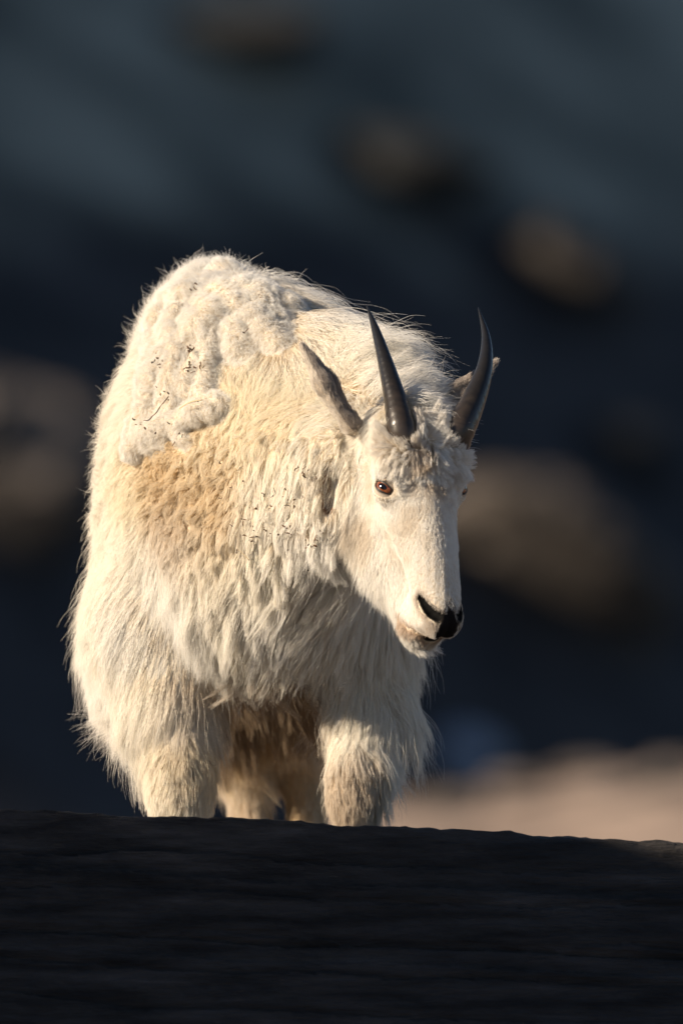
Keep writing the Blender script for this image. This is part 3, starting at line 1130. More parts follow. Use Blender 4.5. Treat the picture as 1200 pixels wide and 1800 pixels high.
# where on the coat: x, y, lie of the hair (right, up), length, lift, curl, clumping, frizz, colour
COAT = [
    # cottony shed wool over the withers
    (300, 480, -0.3, 0.5, .030, .6, .005, .35, .9, W_), (350, 455, 0.0, 0.6, .032, .6, .005, .35, .9, W_), (410, 470, 0.5, 0.3, .034, .6, .004, .35, .8, W_),
    (340, 520, -0.3, -0.4, .028, .5, .004, .35, .9, W_), (400, 530, 0.1, -0.5, .026, .4, .003, .3, .8, W_), (300, 570, -0.1, -0.9, .024, .4, .004, .4, .8, W_),
    (450, 560, 0.0, -0.7, .03, .35, .003, .35, .5, W_), (430, 600, -0.2, -0.5, .026, .5, .004, .4, .8, W_),
    # silky crest
    (480, 520, 0.6, -0.15, .075, .35, .003, .35, .25, W_), (530, 545, 0.6, -0.4, .10, .35, .004, .4, .2, W_), (570, 590, 0.55, -0.5, .10, .35, .004, .4, .2, C_),
    (620, 610, 0.4, -0.1, .075, .55, .003, .4, .3, W_), (520, 620, 0.35, -0.75, .08, .25, .003, .45, .2, C_), (570, 650, 0.3, -0.6, .06, .3, .003, .45, .2, C_),
    (650, 640, 0.1, 0.3, .05, .6, .002, .45, .3, C_), (690, 670, 0.2, 0.4, .045, .6, .002, .5, .3, W_), (750, 690, 0.3, 0.3, .045, .6, .002, .5, .3, W_), (800, 700, 0.5, 0.2, .04, .6, .002, .5, .3, W_),
    # back edge on the left
    (250, 560, -0.7, 0.35, .040, .5, .003, .55, .3, C_), (215, 640, -0.8, 0.30, .045, .5, .003, .6, .25, C_), (190, 720, -0.85, 0.15, .045, .5, .003, .6, .25, C_),
    (230, 700, -0.7, -0.2, .04, .35, .003, .55, .3, C_), (170, 800, -0.85, -0.05, .05, .45, .003, .6, .25, C_), (220, 830, -0.7, -0.45, .045, .3, .003, .6, .25, Y_),
    (160, 900, -0.8, -0.3, .055, .42, .003, .6, .25, C_), (155, 1000, -0.75, -0.5, .065, .4, .003, .6, .25, C_), (220, 950, -0.5, -0.75, .055, .28, .003, .6, .2, C_),
    (155, 1090, -0.55, -0.8, .08, .35, .003, .65, .2, C_), (160, 1170, -0.5, -0.8, .085, .34, .003, .65, .2, W_), (190, 1230, -0.5, -0.85, .095, .30, .003, .65, .2, W_),
    (240, 1060, -0.45, -0.85, .085, .22, .003, .6, .2, W_), (300, 1010, -0.45, -0.8, .07, .22, .003, .6, .2, W_), (340, 1070, -0.4, -0.85, .09, .2, .003, .6, .2, W_),
    (240, 1160, -0.45, -0.9, .10, .22, .003, .6, .2, C_), (290, 1150, -0.2, -0.95, .09, .2, .003, .6, .2, C_), (250, 1240, -0.45, -0.85, .085, .28, .003, .65, .2, C_),
    # nubby tan patch
    (300, 800, -0.3, -0.8, .026, .5, .007, .93, .3, T_), (350, 790, -0.1, -0.9, .028, .5, .007, .93, .3, Y_), (330, 850, -0.2, -0.9, .028, .5, .008, .95, .3, T_), (390, 840, 0.0, -1, .03, .45, .008, .95, .3, T_),
    (320, 910, -0.3, -0.9, .032, .4, .006, .9, .3, G_), (380, 910, -0.1, -1, .032, .4, .007, .93, .3, T_), (420, 790, 0.1, -0.9, .030, .4, .006, .9, .3, Y_), (360, 950, -0.3, -0.9, .045, .3, .005, .8, .3, C_),
    # side of the neck
    (400, 680, 0.4, -0.6, .032, .3, .003, .7, .3, Y_), (460, 660, -0.4, -0.3, .028, .3, .002, .6, .35, Y_), (520, 700, -0.7, -0.1, .026, .3, .002, .6, .3, Y_), (570, 740, -0.7, -0.3, .024, .3, .002, .6, .3, C_),
    (480, 750, -0.4, -0.6, .028, .3, .003, .75, .3, Y_), (430, 740, 0.2, -0.8, .03, .35, .004, .8, .3, Y_), (550, 790, -0.2, -0.9, .028, .25, .003, .8, .3, C_),
    # ropy locks down the neck
    (450, 830, 0.0, -1, .045, .2, .003, .93, .15, C_), (510, 830, 0.0, -1, .045, .2, .003, .93, .15, C_), (560, 860, -0.05, -1, .045, .18, .003, .93, .15, C_), (470, 900, 0.0, -1, .05, .2, .003, .93, .15, C_),
    (530, 920, -0.05, -1, .055, .18, .003, .93, .15, W_), (430, 950, -0.1, -1, .055, .2, .003, .9, .15, C_), (490, 980, -0.1, -1, .065, .2, .003, .85, .15, C_), (570, 960, -0.2, -1, .055, .22, .003, .7, .2, W_),
    # breast
    (410, 1040, -0.35, -0.9, .09, .2, .003, .75, .15, C_), (460, 1060, -0.3, -0.95, .10, .2, .003, .75, .15, W_), (520, 1040, -0.3, -0.95, .10, .22, .003, .75, .15, W_), (560, 1080, -0.35, -0.9, .10, .25, .003, .75, .15, C_),
    (440, 1120, -0.2, -1, .085, .22, .003, .75, .15, C_), (500, 1130, -0.15, -1, .085, .25, .003, .75, .15, C_), (560, 1140, -0.3, -0.95, .085, .25, .003, .8, .15, C_), (610, 1020, -0.6, -0.7, .075, .3, .003, .65, .2, C_), (640, 1060, -0.4, -0.9, .085, .28, .003, .7, .2, C_),
    (640, 1130, 0.0, -1, .085, .2, .003, .75, .15, C_), (690, 1140, 0.15, -1, .085, .22, .003, .75, .15, C_),
    # skirt on the right
    (710, 1190, 0.45, -0.9, .085, .3, .003, .7, .15, C_), (690, 1240, 0.35, -0.95, .10, .28, .003, .75, .15, W_), (700, 1290, 0.40, -0.9, .115, .25, .003, .75, .15, W_), (640, 1210, 0.15, -1, .10, .22, .004, .8, .15, C_),
    (590, 1200, -0.5, -0.8, .08, .25, .004, .8, .15, C_), (620, 1280, 0.25, -0.95, .062, .22, .003, .75, .15, C_), (570, 1280, -0.3, -0.9, .055, .3, .003, .7, .15, C_), (640, 1340, 0.0, -1, .036, .2, .002, .7, .15, G_), (670, 1330, 0.4, -0.9, .09, .25, .003, .7, .15, C_),
    (630, 1400, 0.0, -1, .040, .22, .002, .6, .15, G_),
    # foreleg on the left
    (345, 1190, 0.55, -0.75, .10, .25, .004, .8, .15, G_), (310, 1210, 0.1, -1, .075, .22, .003, .7, .15, C_), (280, 1270, -0.2, -1, .045, .25, .002, .65, .2, C_), (330, 1280, 0.1, -1, .032, .25, .002, .6, .2, T_),
    (290, 1340, -0.2, -1, .032, .3, .002, .6, .2, C_), (320, 1330, 0.0, -1, .030, .25, .002, .6, .2, Y_), (350, 1350, 0.2, -1, .028, .25, .002, .6, .2, T_), (315, 1410, 0.0, -1, .028, .28, .002, .6, .2, C_),
    # hind legs and belly between the forelegs
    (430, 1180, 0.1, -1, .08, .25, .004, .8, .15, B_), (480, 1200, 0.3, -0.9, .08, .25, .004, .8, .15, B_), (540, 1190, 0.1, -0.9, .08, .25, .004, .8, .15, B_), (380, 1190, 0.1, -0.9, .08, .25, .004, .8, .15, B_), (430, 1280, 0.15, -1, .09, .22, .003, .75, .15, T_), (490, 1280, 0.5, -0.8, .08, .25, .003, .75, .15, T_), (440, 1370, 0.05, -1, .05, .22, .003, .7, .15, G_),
    (540, 1390, 0.0, -1, .03, .25, .002, .6, .15, T_), (540, 1300, 0.1, -1, .06, .25, .003, .7, .15, T_),
]
cp, cattr = [], []
_q, _ok = surf_many([c_[:2] for c_ in COAT])
for c_, q_, ok_ in zip(COAT, _q, _ok):
    if not ok_:
        for dx_ in (20, 35, 50, -20, -35):
            q_ = surf(c_[0] + (dx_ if c_[0] < 400 else -dx_), c_[1])
            if q_ is not None:
                break
    if q_ is None:
        continue
    cp.append(q_)
    c_ = list(c_)
    c_[4] *= 1.45 if c_[4] >= 0.065 else 1.1
    if c_[0] < 235:
        c_[4] *= 0.82
    if c_[0] > 560 and c_[1] > 1195:
        c_[4] *= 0.70
    if 395 < c_[0] < 600 and 1030 < c_[1] < 1160:
        c_[4] *= 0.66
    if c_[4] > 0.08:
        c_[6] *= 1.7
    if c_[0] < 235 and c_[1] < 1050:
        c_[5] = 0.56
        c_[4] *= 1.0
    cattr.append([c_[2], c_[3], *c_[4:9], *c_[9]])
cp, cattr = np.array(cp, f4), np.array(cattr, f4)


def coat_at(p, n):
    """blended coat settings for body points"""
    out = np.empty((len(p), 10), f4)
    for k in range(0, len(p), 60000):
        q = p[k:k + 60000]
        d2 = ((q[:, None] - cp[None]) ** 2).sum(2)
        w = np.exp(-d2 / 0.050 ** 2) + 1e-3 * np.exp(-d2 / 0.12 ** 2)
        base = 2e-7
        s_ = w.sum(1, keepdims=True) + base
        # default: hanging coat that follows the fall of the flank
        dn = n[k:k + 60000]
        dflt = np.stack([dn[:, 0] * 0.5, np.full(len(q), -0.9), np.full(len(q), 0.07), np.full(len(q), 0.25), np.full(len(q), 0.003), np.full(len(q), 0.65), np.full(len(q), 0.2),
                         np.full(len(q), C_[0]), np.full(len(q), C_[1]), np.full(len(q), C_[2])], 1)
        out[k:k + 60000] = (w @ cattr + base * dflt) / s_
    return out


EYE_S = EYE_C + EYE_N * 0.019


def head_attr(q):
    """coat settings on the head; q = u, w, r"""
    u, w, r = q[:, 0], q[:, 1], q[:, 2]
    ar = np.abs(r)
    n = len(q)
    ln = np.full(n, 0.0150)
    ln = ln + 0.015 * sstep(0.03, -0.03, u) * sstep(-0.02, 0.02, w)            # fluffy forehead
    ln = ln + 0.030 * sstep(-0.075, -0.12, u)                                     # poll tuft
    ln = ln + 0.014 * sstep(-0.07, -0.11, w)                                      # cheek
    ln = ln + 0.034 * sstep(-0.085, -0.125, w) * sstep(0.24, 0.14, u)                # under the jaw
    ln = ln * (1 - 0.5 * sstep(0.10, 0.19, u) * sstep(-0.07, -0.04, w))
    ln = ln + 0.011 * sstep(0.18, 0.24, u) * sstep(-0.055, -0.075, w)             # chin
    ed_ = np.sqrt((u - EYE_S[0]) ** 2 + (w - EYE_S[1]) ** 2 + (ar - EYE_S[2]) ** 2)
    ln = ln * (0.28 + 0.72 * sstep(0.016, 0.042, ed_))
    lift = 0.27 + 0.26 * sstep(0.02, -0.04, u) * sstep(-0.02, 0.02, w) + 0.2 * sstep(-0.1, -0.13, w) - 0.08 * sstep(0.1, 0.16, u)
    du = np.where(u < -0.055, -0.7, 0.95)
    du = 0.95 - 1.65 * sstep(-0.045, -0.075, u)
    dw = -0.25 * np.ones(n) - 0.5 * sstep(-0.03, -0.09, w)
    dr = np.sign(r) * (0.18 + 0.3 * sstep(0.05, -0.03, u))
    ph_ = HO + u[:, None] * HU + w[:, None] * HW + r[:, None] * HR
    hd_ = np.full(n, 9.0)
    for pp in HORN_PATH:
        for k in range(0, 24, 3):
            hd_ = np.minimum(hd_, np.sqrt(((ph_ - pp[k, :3]) ** 2).sum(1)))
    front = sstep(0.0, 0.03, w)
    cuff = front * (1 - sstep(0.030, 0.050, hd_))
    ln = ln * (1 - 0.25 * cuff)
    du = du * (1 - cuff) - 1.0 * cuff
    lift = lift + 0.22 * cuff
    aw = 2.2 * (1 - sstep(0.014, 0.036, ed_)) / np.maximum(ed_, 1e-4)
    du = du + aw * (u - EYE_S[0])
    dw = dw + aw * (w - EYE_S[1])
    dr = dr + np.sign(r) * aw * (ar - EYE_S[2])
    return du, dw, dr, ln, lift


# short-range tables of the animal's shape, used to keep hair outside the skin
GS = 0.015
gx, gy, gz = np.arange(-0.62, 0.50, GS), np.arange(-0.80, 1.45, GS), np.arange(-0.30, 1.20, GS)
GD = np.stack(np.meshgrid(gx, gy, gz, indexing='ij'), -1).reshape(-1, 3).astype(f4)
GV = np.concatenate([full_base(GD[k:k + 500000]) for k in range(0, len(GD), 500000)]).reshape(len(gx), len(gy), len(gz))
GG = np.stack(np.gradient(GV, GS), -1).astype(f4)
del GD


def grid_sample(p):
    q = (p - np.array([gx[0], gy[0], gz[0]], f4)) / f4(GS)
    q = np.clip(q, 0, np.array([len(gx), len(gy), len(gz)]) - 1.001).astype(f4)
    i = q.astype(np.int32)
    f = q - i
    d = 0
    for a in (0, 1):
        for b in (0, 1):
            for c in (0, 1):
                w = (f[:, 0] if a else 1 - f[:, 0]) * (f[:, 1] if b else 1 - f[:, 1]) * (f[:, 2] if c else 1 - f[:, 2])
                d = d + w * GV[i[:, 0] + a, i[:, 1] + b, i[:, 2] + c]
    j = np.minimum((q + 0.5).astype(np.int32), np.array([len(gx), len(gy), len(gz)]) - 1)
    g = GG[j[:, 0], j[:, 1], j[:, 2]]
    return d, g / np.maximum(np.linalg.norm(g, axis=1, keepdims=True), 1e-6)


# sample roots
tri = np.concatenate([BF[:, [0, 1, 2]], BF[:, [0, 2, 3]]])
tp = BV[tri]
area = np.linalg.norm(np.cross(tp[:, 1] - tp[:, 0], tp[:, 2] - tp[:, 0]), axis=1) / 2
ctr = tp.mean(1)
cn = BN[tri[:, 0]]
hq = (ctr - HO) @ HM.T
HEADBOX = (np.abs(ctr - HC) < HB).all(1)
is_head = np.zeros(len(ctr), bool)
hi_ = np.nonzero(HEADBOX)[0]
hd, bd = head_sdf(ctr[hi_]), body_base(ctr[hi_])
ed = ear_sdf(ctr[hi_])
is_head[hi_] = (hd < bd + 0.004) & (hq[hi_, 0] > -0.10)
is_ear = np.zeros(len(ctr), bool)
is_ear[hi_] = ed < np.minimum(hd, bd) - 0.001
facing = -cn[:, 1] - 0.35 * cn[:, 0]
dens = np.where(facing > -0.35, 205e3, 45e3) * np.where(ctr[:, 1] > 0.75, 0.5, 1.0)
dens = np.where(ctr[:, 2] < -0.06, 25e3, dens)
dens = np.where(is_head | is_ear, np.where(facing > -0.35, 800e3, 250e3), dens)
wd = np.full(len(ctr), 9.0, f4)
for a_, b_, r1_, r2_ in EXTRA[:N_WOOL]:
    wi_ = np.nonzero(((ctr > np.minimum(a_, b_) - 0.06) & (ctr < np.maximum(a_, b_) + 0.06)).all(1))[0]
    wd[wi_] = np.minimum(wd[wi_], s_round_cone(ctr[wi_], a_, b_, r1_, r2_))
is_wool = wd < 0.007 + 0.008 * fbm(ctr, 60.0, 2, 91)[:, 0]
dens = np.where(is_wool, 420e3, dens)
skip = np.maximum(nose_mask(hq), mouth_mask(hq))
skip = np.maximum(skip, eye_mask(hq))
skip = np.maximum(skip, 1 - sstep(0.0015, 0.0045, path_dist(hq, NOSTRIL)))
hmask = np.zeros(len(ctr))
for pp in HORN_PATH:
    for k in range(0, 26, 2):
        hmask = np.maximum(hmask, (((ctr - pp[k, :3]) ** 2).sum(1) < (pp[k, 3] * 0.97) ** 2))
gap = s_round_cone(ctr, _a, _b, 0.012, 0.009)
dens = dens * (1 - skip) * (1 - hmask) * sstep(-0.002, 0.010, gap)
prob = dens * area
NH = int(prob.sum())
cum = np.cumsum(prob)


def sample(n):
    i = np.minimum(np.searchsorted(cum, rng.random(n) * cum[-1]), len(tri) - 1)
    r1, r2 = np.sqrt(rng.random(n)), rng.random(n)
    w = np.stack([1 - r1, r1 * (1 - r2), r1 * r2], 1).astype(f4)
    p = (BV[tri[i]] * w[:, :, None]).sum(1)
    nn = (BN[tri[i]] * w[:, :, None]).sum(1)
    return i, p.astype(f4), unit(nn).astype(f4)


K = 8
TT = np.linspace(0, 1, K).astype(f4)


def grow(i, p, n, var=1.0):
    """strands from roots: returns points (N, K, 3), clump strength, colour, head flag"""
    N = len(p)
    at_ = coat_at(p, n)
    dirw = np.stack([at_[:, 0], np.zeros(N), at_[:, 1]], 1)
    ln, lift, curl, cl, fz = at_[:, 2].copy(), at_[:, 3].copy(), at_[:, 4].copy(), at_[:, 5].copy(), at_[:, 6].copy()
    col = at_[:, 7:10].copy()
    h = is_head[i]
    q = (p - HO) @ HM.T
    du, dw, dr, hln, hlift = head_attr(q)
    hd_ = du[:, None] * HU + dw[:, None] * HW + dr[:, None] * HR
    dirw = np.where(h[:, None], hd_, dirw)
    ln = np.where(h, hln, ln)
    lift = np.where(h, hlift, lift)
    curl = np.where(h, 0.0016, curl)
    cl = np.where(h, 0.50 + 0.28 * sstep(0.03, -0.03, q[:, 0]) * sstep(-0.02, 0.02, q[:, 1]), cl)
    fz = np.where(h, 0.28 - 0.14 * sstep(0.13, 0.20, q[:, 0]), fz)
    # face: white, greyer and browner across the brow and bridge
    brown = 0.95 * np.exp(-((q[:, 0] + 0.015) / 0.055) ** 2 - ((np.abs(q[:, 2])) / 0.038) ** 2) * sstep(0.0, 0.02, q[:, 1])
    patch = sstep(0.05, 0.5, fbm(p, 38.0, 3, 61)[:, 0] + 0.25) * brown
    hc = np.array([0.955, 0.93, 0.885]) * (1 - patch[:, None]) + np.array([0.58, 0.48, 0.37]) * patch[:, None]
    soil = (0.16 * sstep(0.0, 0.6, fbm(p, 16.0, 3, 67)[:, 0]))[:, None]
    hc = hc * (1 - soil * np.array([1, 1.25, 1.6]))
    stain = np.clip(1 - sstep(0.0, 0.012, path_dist(q, MOUTH)), 0, 1)[:, None] * 0.55 * (q[:, :1] > 0.12)
    hc = hc * (1 - stain) + np.array([0.42, 0.24, 0.10]) * stain
    near_nose = np.clip(1 - sstep(0.004, 0.017, path_dist(q, NOSTRIL + MOUTH[-3:-1])), 0, 1)[:, None] * 0.5 * (q[:, :1] > 0.15)
    hc = hc * (1 - near_nose) + np.array([0.34, 0.25, 0.17]) * near_nose
    col = np.where(h[:, None], hc, col)
    e = is_ear[i]
    if e.any():
        for base, tip, ax, l_ in EARS:
            ne = e & (np.linalg.norm(p - (base + tip) / 2, axis=1) < l_ * 0.9)
            dirw = np.where(ne[:, None], ax[0], dirw)
            inner = ne & ((n @ ax[2]) > 0.2)
            col = np.where(ne[:, None], np.array([0.84, 0.79, 0.72]), col)
            col = np.where(inner[:, None], np.array([0.50, 0.45, 0.41]), col)
        ln = np.where(e, 0.016, ln)
        lift = np.where(e, 0.30, lift)
        curl = np.where(e, 0.001, curl)
        cl = np.where(e, 0.55, cl)
        fz = np.where(e, 0.25, fz)
    wo = is_wool[i]
    ln = np.where(wo, 0.0170, ln)
    lift = np.where(wo, 0.42, lift)
    curl = np.where(wo, 0.004, curl)
    cl = np.where(wo, 0.5, cl)
    fz = np.where(wo, 0.75, fz)
    col = np.where(wo[:, None], np.array([0.97, 0.945, 0.90]), col)
    # wander
    big = fbm(p, 9.0, 2, 3)
    sm = noise(p, 45.0, 8)
    dirw = dirw + (0.35 * big + (0.25 - 0.13 * sstep(0.06, 0.09, ln))[:, None] * sm) * np.where(h | e, 0.85 - 0.55 * sstep(0.13, 0.20, q[:, 0]), 1.0)[:, None]
    tg = dirw - n * (dirw * n).sum(1, keepdims=True)
    tg = unit(tg)
    ln = ln * (0.78 + 0.5 * rng.random(N) ** 1.5) * (1 + 0.25 * big[:, 0])
    if var < 1.0:
        ln = ln * np.where(h | e | wo, 1.0, np.clip(1 + 0.24 * rng.normal(size=N), 0.55, 1.7))
    cl = np.clip(cl + 0.08 * sstep(0.07, 0.10, ln) * ~(h | e | wo), 0, 0.95)
    d = unit(tg * (1 - lift)[:, None] + n * lift[:, None] + (fz * 0.55)[:, None] * rng.normal(size=(N, 3)) * var * 0.6)
    pts = np.empty((N, K, 3), f4)
    pts[:, 0] = p - n * 0.001
    seg = ln / (K - 1)
    g = np.where(h | e, 0.02, np.clip(ln * 1.5, 0, 0.12)) * (1 - 0.8 * wo)
    x = p - n * 0.001
    jit = unit(rng.normal(size=(N, 3)))
    for k in range(1, K):
        d = d + np.array([0, 0, -1.0]) * g[:, None] + tg * 0.10
        d = d + (fz * 0.28)[:, None] * rng.normal(size=(N, 3)) * var
        d = unit(d)
        x = x + d * seg[:, None]
        pts[:, k] = x
    # crimp
    b1 = unit(np.cross(d, jit * 0.2 + n))
    b2 = np.cross(d, b1)
    ph = 12 * noise(p, 30.0, 14)[:, 0] + 0.5 * rng.random(N)
    turns = np.where(h | e, 1.2, np.clip(ln * 14, 0.8, 1.4))
    for k in range(1, K):
        t = TT[k]
        am = (curl * t ** 0.8)[:, None]
        a_ = ph + 6.28 * turns * t
        pts[:, k] += am * (np.cos(a_)[:, None] * b1 + np.sin(a_)[:, None] * b2)
    return pts, cl, col, h | e, wo, ln


def make_fur():
    # locks (large) and wisps (small)
    NL, NW = int(NH * 0.014), int(NH * 0.16)
    li, lp, lnn = sample(NL)
    L_pts, lcl, _, _, _, _ = grow(li, lp, lnn, 0.4)
    wi, wp, wnn = sample(NW)
    Wp, wcl, _, _, _, _ = grow(wi, wp, wnn, 0.6)
    kd = kdtree.KDTree(NL)
    for k in range(NL):
        kd.insert(lp[k], k)
    kd.balance()
    near = np.fromiter((kd.find(x)[1] for x in wp), np.int32, NW)
    prof = TT[None, :, None] ** 0.75

    def pull(pts, roots, target, troots, strength, keep):
        off = (roots - troots)[:, None, :] * keep
        return pts + (target + off - pts) * (strength[:, None, None] * prof)
    Wp = pull(Wp, wp, L_pts[near], lp[near], np.clip(wcl * 1.02, 0, 0.90) * (0.72 + 0.28 * rng.random(len(wp))), 0.24)
    hi, hp, hn = sample(NH)
    H, hcl, hcol, hh, wo, ln = grow(hi, hp, hn)
    kd = kdtree.KDTree(NW)
    for k in range(NW):
        kd.insert(wp[k], k)
    kd.balance()
    near = np.fromiter((kd.find(x)[1] for x in hp), np.int32, NH)
    stray = rng.random(NH) < 0.07
    H = np.where((stray & ~hh & ~wo)[:, None, None], H[:, :1] + (H - H[:, :1]) * 1.35, H)
    st = np.clip(hcl * 1.05, 0, 0.97) * np.where(stray, 0.25, 1)
    H = pull(H, hp, Wp[near], wp[near], st, 0.30)
    # keep outside the skin
    for k in range(1, K):
        d, g = grid_sample(H[:, k])
        lim = 0.0015 + 0.004 * TT[k] * np.clip(ln / 0.05, 0.3, 1.6)
        push = np.clip(lim - d, 0, 0.05)
        H[:, k] += g * push[:, None]
    v = 1 + 0.07 * rng.normal(size=NH)
    hcol = np.clip(hcol * v[:, None], 0.02, 0.97)
    rad0 = np.where(hh, 0.00027, 0.00034) * np.where(wo, 0.7, 1) * (0.8 + 0.5 * rng.random(NH))
    rad = rad0[:, None] * (1 - 0.82 * TT[None] ** 1.6)
    return H, rad, hcol, hh


H, rad, hcol, HHEAD = make_fur()
m_fur = bpy.data.materials.new('goat_hair')
m_fur.use_nodes = True
nt_ = m_fur.node_tree
nt_.nodes.clear()
o_ = nt_.nodes.new('ShaderNodeOutputMaterial')
at_ = nt_.nodes.new('ShaderNodeAttribute')
at_.attribute_name = 'hair_color'
df_ = nt_.nodes.new('ShaderNodeBsdfDiffuse')
tr_ = nt_.nodes.new('ShaderNodeBsdfTranslucent')
mx_ = nt_.nodes.new('ShaderNodeMixShader')
mx_.inputs[0].default_value = 0.42
for n_ in (df_, tr_):
    nt_.links.new(at_.outputs['Color'], n_.inputs['Color'])
nt_.links.new(df_.outputs[0], mx_.inputs[1])
nt_.links.new(tr_.outputs[0], mx_.inputs[2])
nt_.links.new(mx_.outputs[0], o_.inputs['Surface'])


def hair_object(name, H, rad, col, mat, parent):
    cu = bpy.data.hair_curves.new(name)
    n, k = H.shape[:2]
    cu.add_curves([k] * n)
    cu.attributes['position'].data.foreach_set('vector', H.astype(f4).ravel())
    a_ = cu.attributes.get('radius') or cu.attributes.new('radius', 'FLOAT', 'POINT')
    a_.data.foreach_set('value', rad.astype(f4).ravel())
    a_ = cu.attributes.new('hair_color', 'FLOAT_COLOR', 'POINT')
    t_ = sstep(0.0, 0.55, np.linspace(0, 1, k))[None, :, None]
    pc = col[:, None, :] * (np.array([0.80, 0.72, 0.60]) * (1 - t_) + t_)      # tan root tint, darkened to put shade between the locks into the colour
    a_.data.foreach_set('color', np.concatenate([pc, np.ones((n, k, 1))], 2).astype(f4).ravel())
    cu.materials.append(mat)
    o = bpy.data.objects.new(name, cu)
    C.objects.link(o)
    o.parent = parent
    return o


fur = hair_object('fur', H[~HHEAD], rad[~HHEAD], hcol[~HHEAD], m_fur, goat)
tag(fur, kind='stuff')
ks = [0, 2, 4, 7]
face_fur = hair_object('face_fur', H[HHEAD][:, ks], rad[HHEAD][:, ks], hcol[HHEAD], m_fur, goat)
tag(face_fur, kind='stuff')

# a loop of loose wool standing up at the back of the withers
def wisps():
    r_ = np.random.default_rng(4)
    anchor = surf(318, 470)
    if anchor is None:
        return
    Y = float(anchor[1])
    paths = [[(318, 500), (292, 492), (286, 474), (296, 456), (322, 446), (352, 448), (372, 470)],
             [(262, 560), (246, 548), (238, 536), (248, 528), (262, 534), (270, 552), (280, 575)],
             [(350, 470), (352, 444), (368, 434), (392, 438), (420, 452), (440, 470), (450, 485)],
             [(470, 500), (476, 478), (478, 462), (478, 455), (477, 450), (478, 452), (478, 453)]]
    Hs = []
    for q, n in zip(paths, (240, 70, 200, 3)):
        for k in range(n):
            t = np.linspace(0, 1, 7)
            c = np.array([P(x, y, Y) for x, y in q])
            j = r_.normal(size=3) * 0.004
            w = np.cumsum(r_.normal(size=(7, 3)) * 0.0022, 0)
            Hs.append(c + j + w)
    Hs = np.array(Hs, f4)
    rd = np.full(Hs.shape[:2], 0.00022)
    cl_ = np.tile(np.array([0.97, 0.945, 0.90]), (len(Hs), 1))
    o = hair_object('wool_wisp', Hs, rd, cl_, m_fur, goat)
    tag(o, kind='stuff')


wisps()

# bits of bark, twig and straw caught in the coat
m_bark, nt_, b_ = new_mat('bark_bits')
tc_ = nt_.nodes.new('ShaderNodeTexCoord')
wv_ = nt_.nodes.new('ShaderNodeTexNoise')
wv_.inputs['Scale'].default_value = 90
nt_.links.new(tc_.outputs['Object'], wv_.inputs['Vector'])
rp_ = nt_.nodes.new('ShaderNodeValToRGB')
rp_.color_ramp.elements[0].color = (0.02, 0.013, 0.009, 1)
rp_.color_ramp.elements[1].color = (0.17, 0.085, 0.04, 1)
rp_.color_ramp.elements[0].position = 0.4
rp_.color_ramp.elements[1].position = 0.62
nt_.links.new(wv_.outputs[0], rp_.inputs[0])
nt_.links.new(rp_.outputs[0], b_.inputs['Base Color'])
b_.inputs['Roughness'].default_value = 0.9
m_straw, nt_, b_ = new_mat('dry_straw')
b_.inputs['Base Color'].default_value = (0.62, 0.50, 0.32, 1)
b_.inputs['Roughness'].default_value = 0.7


def tube(points, r):
    pts = catmull(points, max(6, 3 * len(points)))
    tn = np.gradient(pts, axis=0)
    v, f = [], []
    for k in range(len(pts)):
        t = unit(tn[k])
        a_ = unit(np.cross(t, [0.3, 0.9, 0.2]))
        b0 = np.cross(t, a_)
        rr_ = r * (0.75 + 0.5 * ((k * 7919) % 13) / 13)
        for i in range(5):
            v.append(pts[k] + rr_ * (a_ * math.cos(i * 1.2566) + b0 * math.sin(i * 1.2566)))
    for k in range(len(pts) - 1):
        for i in range(5):
            f.append((k * 5 + i, k * 5 + (i + 1) % 5, (k + 1) * 5 + (i + 1) % 5, (k + 1) * 5 + i))
    f += [tuple(range(5))[::-1], tuple(range(len(pts) * 5 - 5, len(pts) * 5))]
    return v, f


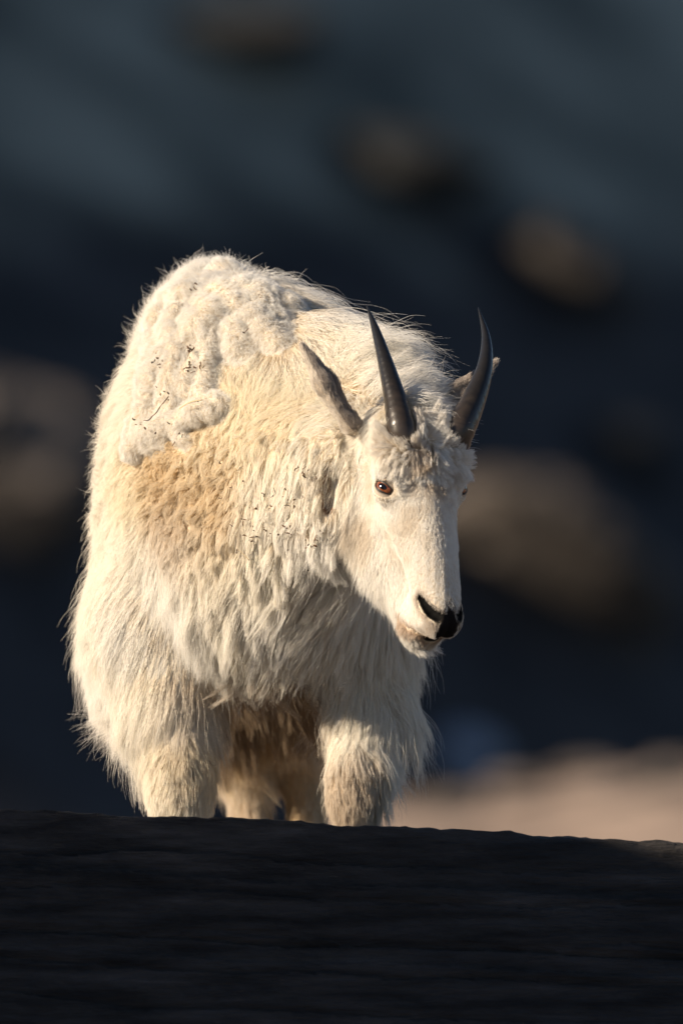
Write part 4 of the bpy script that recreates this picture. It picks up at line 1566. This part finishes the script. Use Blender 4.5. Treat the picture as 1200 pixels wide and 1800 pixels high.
drng = np.random.default_rng(21)
CLUSTERS = [(452, 1022, 9, 12), (556, 945, 16, 16), (545, 1000, 14, 7), (425, 966, 5, 3), (440, 925, 26, 12), (500, 935, 24, 10), (548, 835, 14, 9), (520, 880, 22, 8), (470, 880, 24, 6),
            (284, 640, 16, 9), (338, 620, 6, 7), (340, 655, 8, 8), (360, 650, 8, 5), (350, 520, 10, 3), (455, 528, 4, 2), (432, 590, 4, 2), (300, 700, 20, 6), (255, 745, 14, 4), (590, 990, 12, 5), (640, 995, 10, 4), (330, 760, 40, 6), (400, 860, 40, 6)]
dp = np.array([(x + drng.normal() * s_ * 0.6, y + drng.normal() * s_ * 0.6) for x, y, s_, n in CLUSTERS for _ in range(n)])
dq, dok = surf_many(dp, full_sdf)
dn = grad(full_base, dq)
V_, F_ = [], []
for p_, n_, ok_ in zip(dq, dn, dok):
    if not ok_:
        continue
    c_ = p_ + n_ * (0.008 + 0.007 * drng.random()) + np.array([0, -0.004, 0])
    dr_ = unit(drng.normal(size=3) * np.array([1, 0.35, 1]))
    L0 = 0.0012 + 0.005 * drng.random() ** 2.5
    v, f = tube([c_ - dr_ * L0, c_ + drng.normal(size=3) * 0.0012, c_ + dr_ * L0], 0.0006 + 0.0010 * drng.random() ** 2)
    F_ += [tuple(i + len(V_) for i in q_) for q_ in f]
    V_ += v
o = mesh_object('debris', V_, F_, m_bark, goat)
tag(o, kind='stuff', label='dark crumbs of bark and twig caught in the neck wool')


def laid(points, r, mat, name, lift=0.016, label=None):
    q, ok = surf_many(points, full_sdf)
    n_ = grad(full_base, q)
    v, f = tube([a_ + b0 * lift + np.array([0, -0.006, 0]) for a_, b0, k in zip(q, n_, ok) if k], r)
    tag(mesh_object(name, v, f, mat, goat), label)


laid([(264, 741), (272, 741), (279, 734), (286, 728), (293, 717), (298, 712), (307, 701)], 0.0009, m_bark, 'twig', label='thin crooked dark twig lying on the white wool')
laid([(447, 1040), (455, 1041), (459, 1034), (455, 1028)], 0.0012, m_bark, 'twig', label='small hooked twig on the breast')
laid([(326, 722), (345, 712), (366, 709)], 0.0013, m_straw, 'straw', label='pale straw stalk on the rolled wool')
laid([(430, 962), (447, 978)], 0.0008, m_straw, 'straw')
laid([(490, 1008), (500, 1020)], 0.0009, m_straw, 'straw')
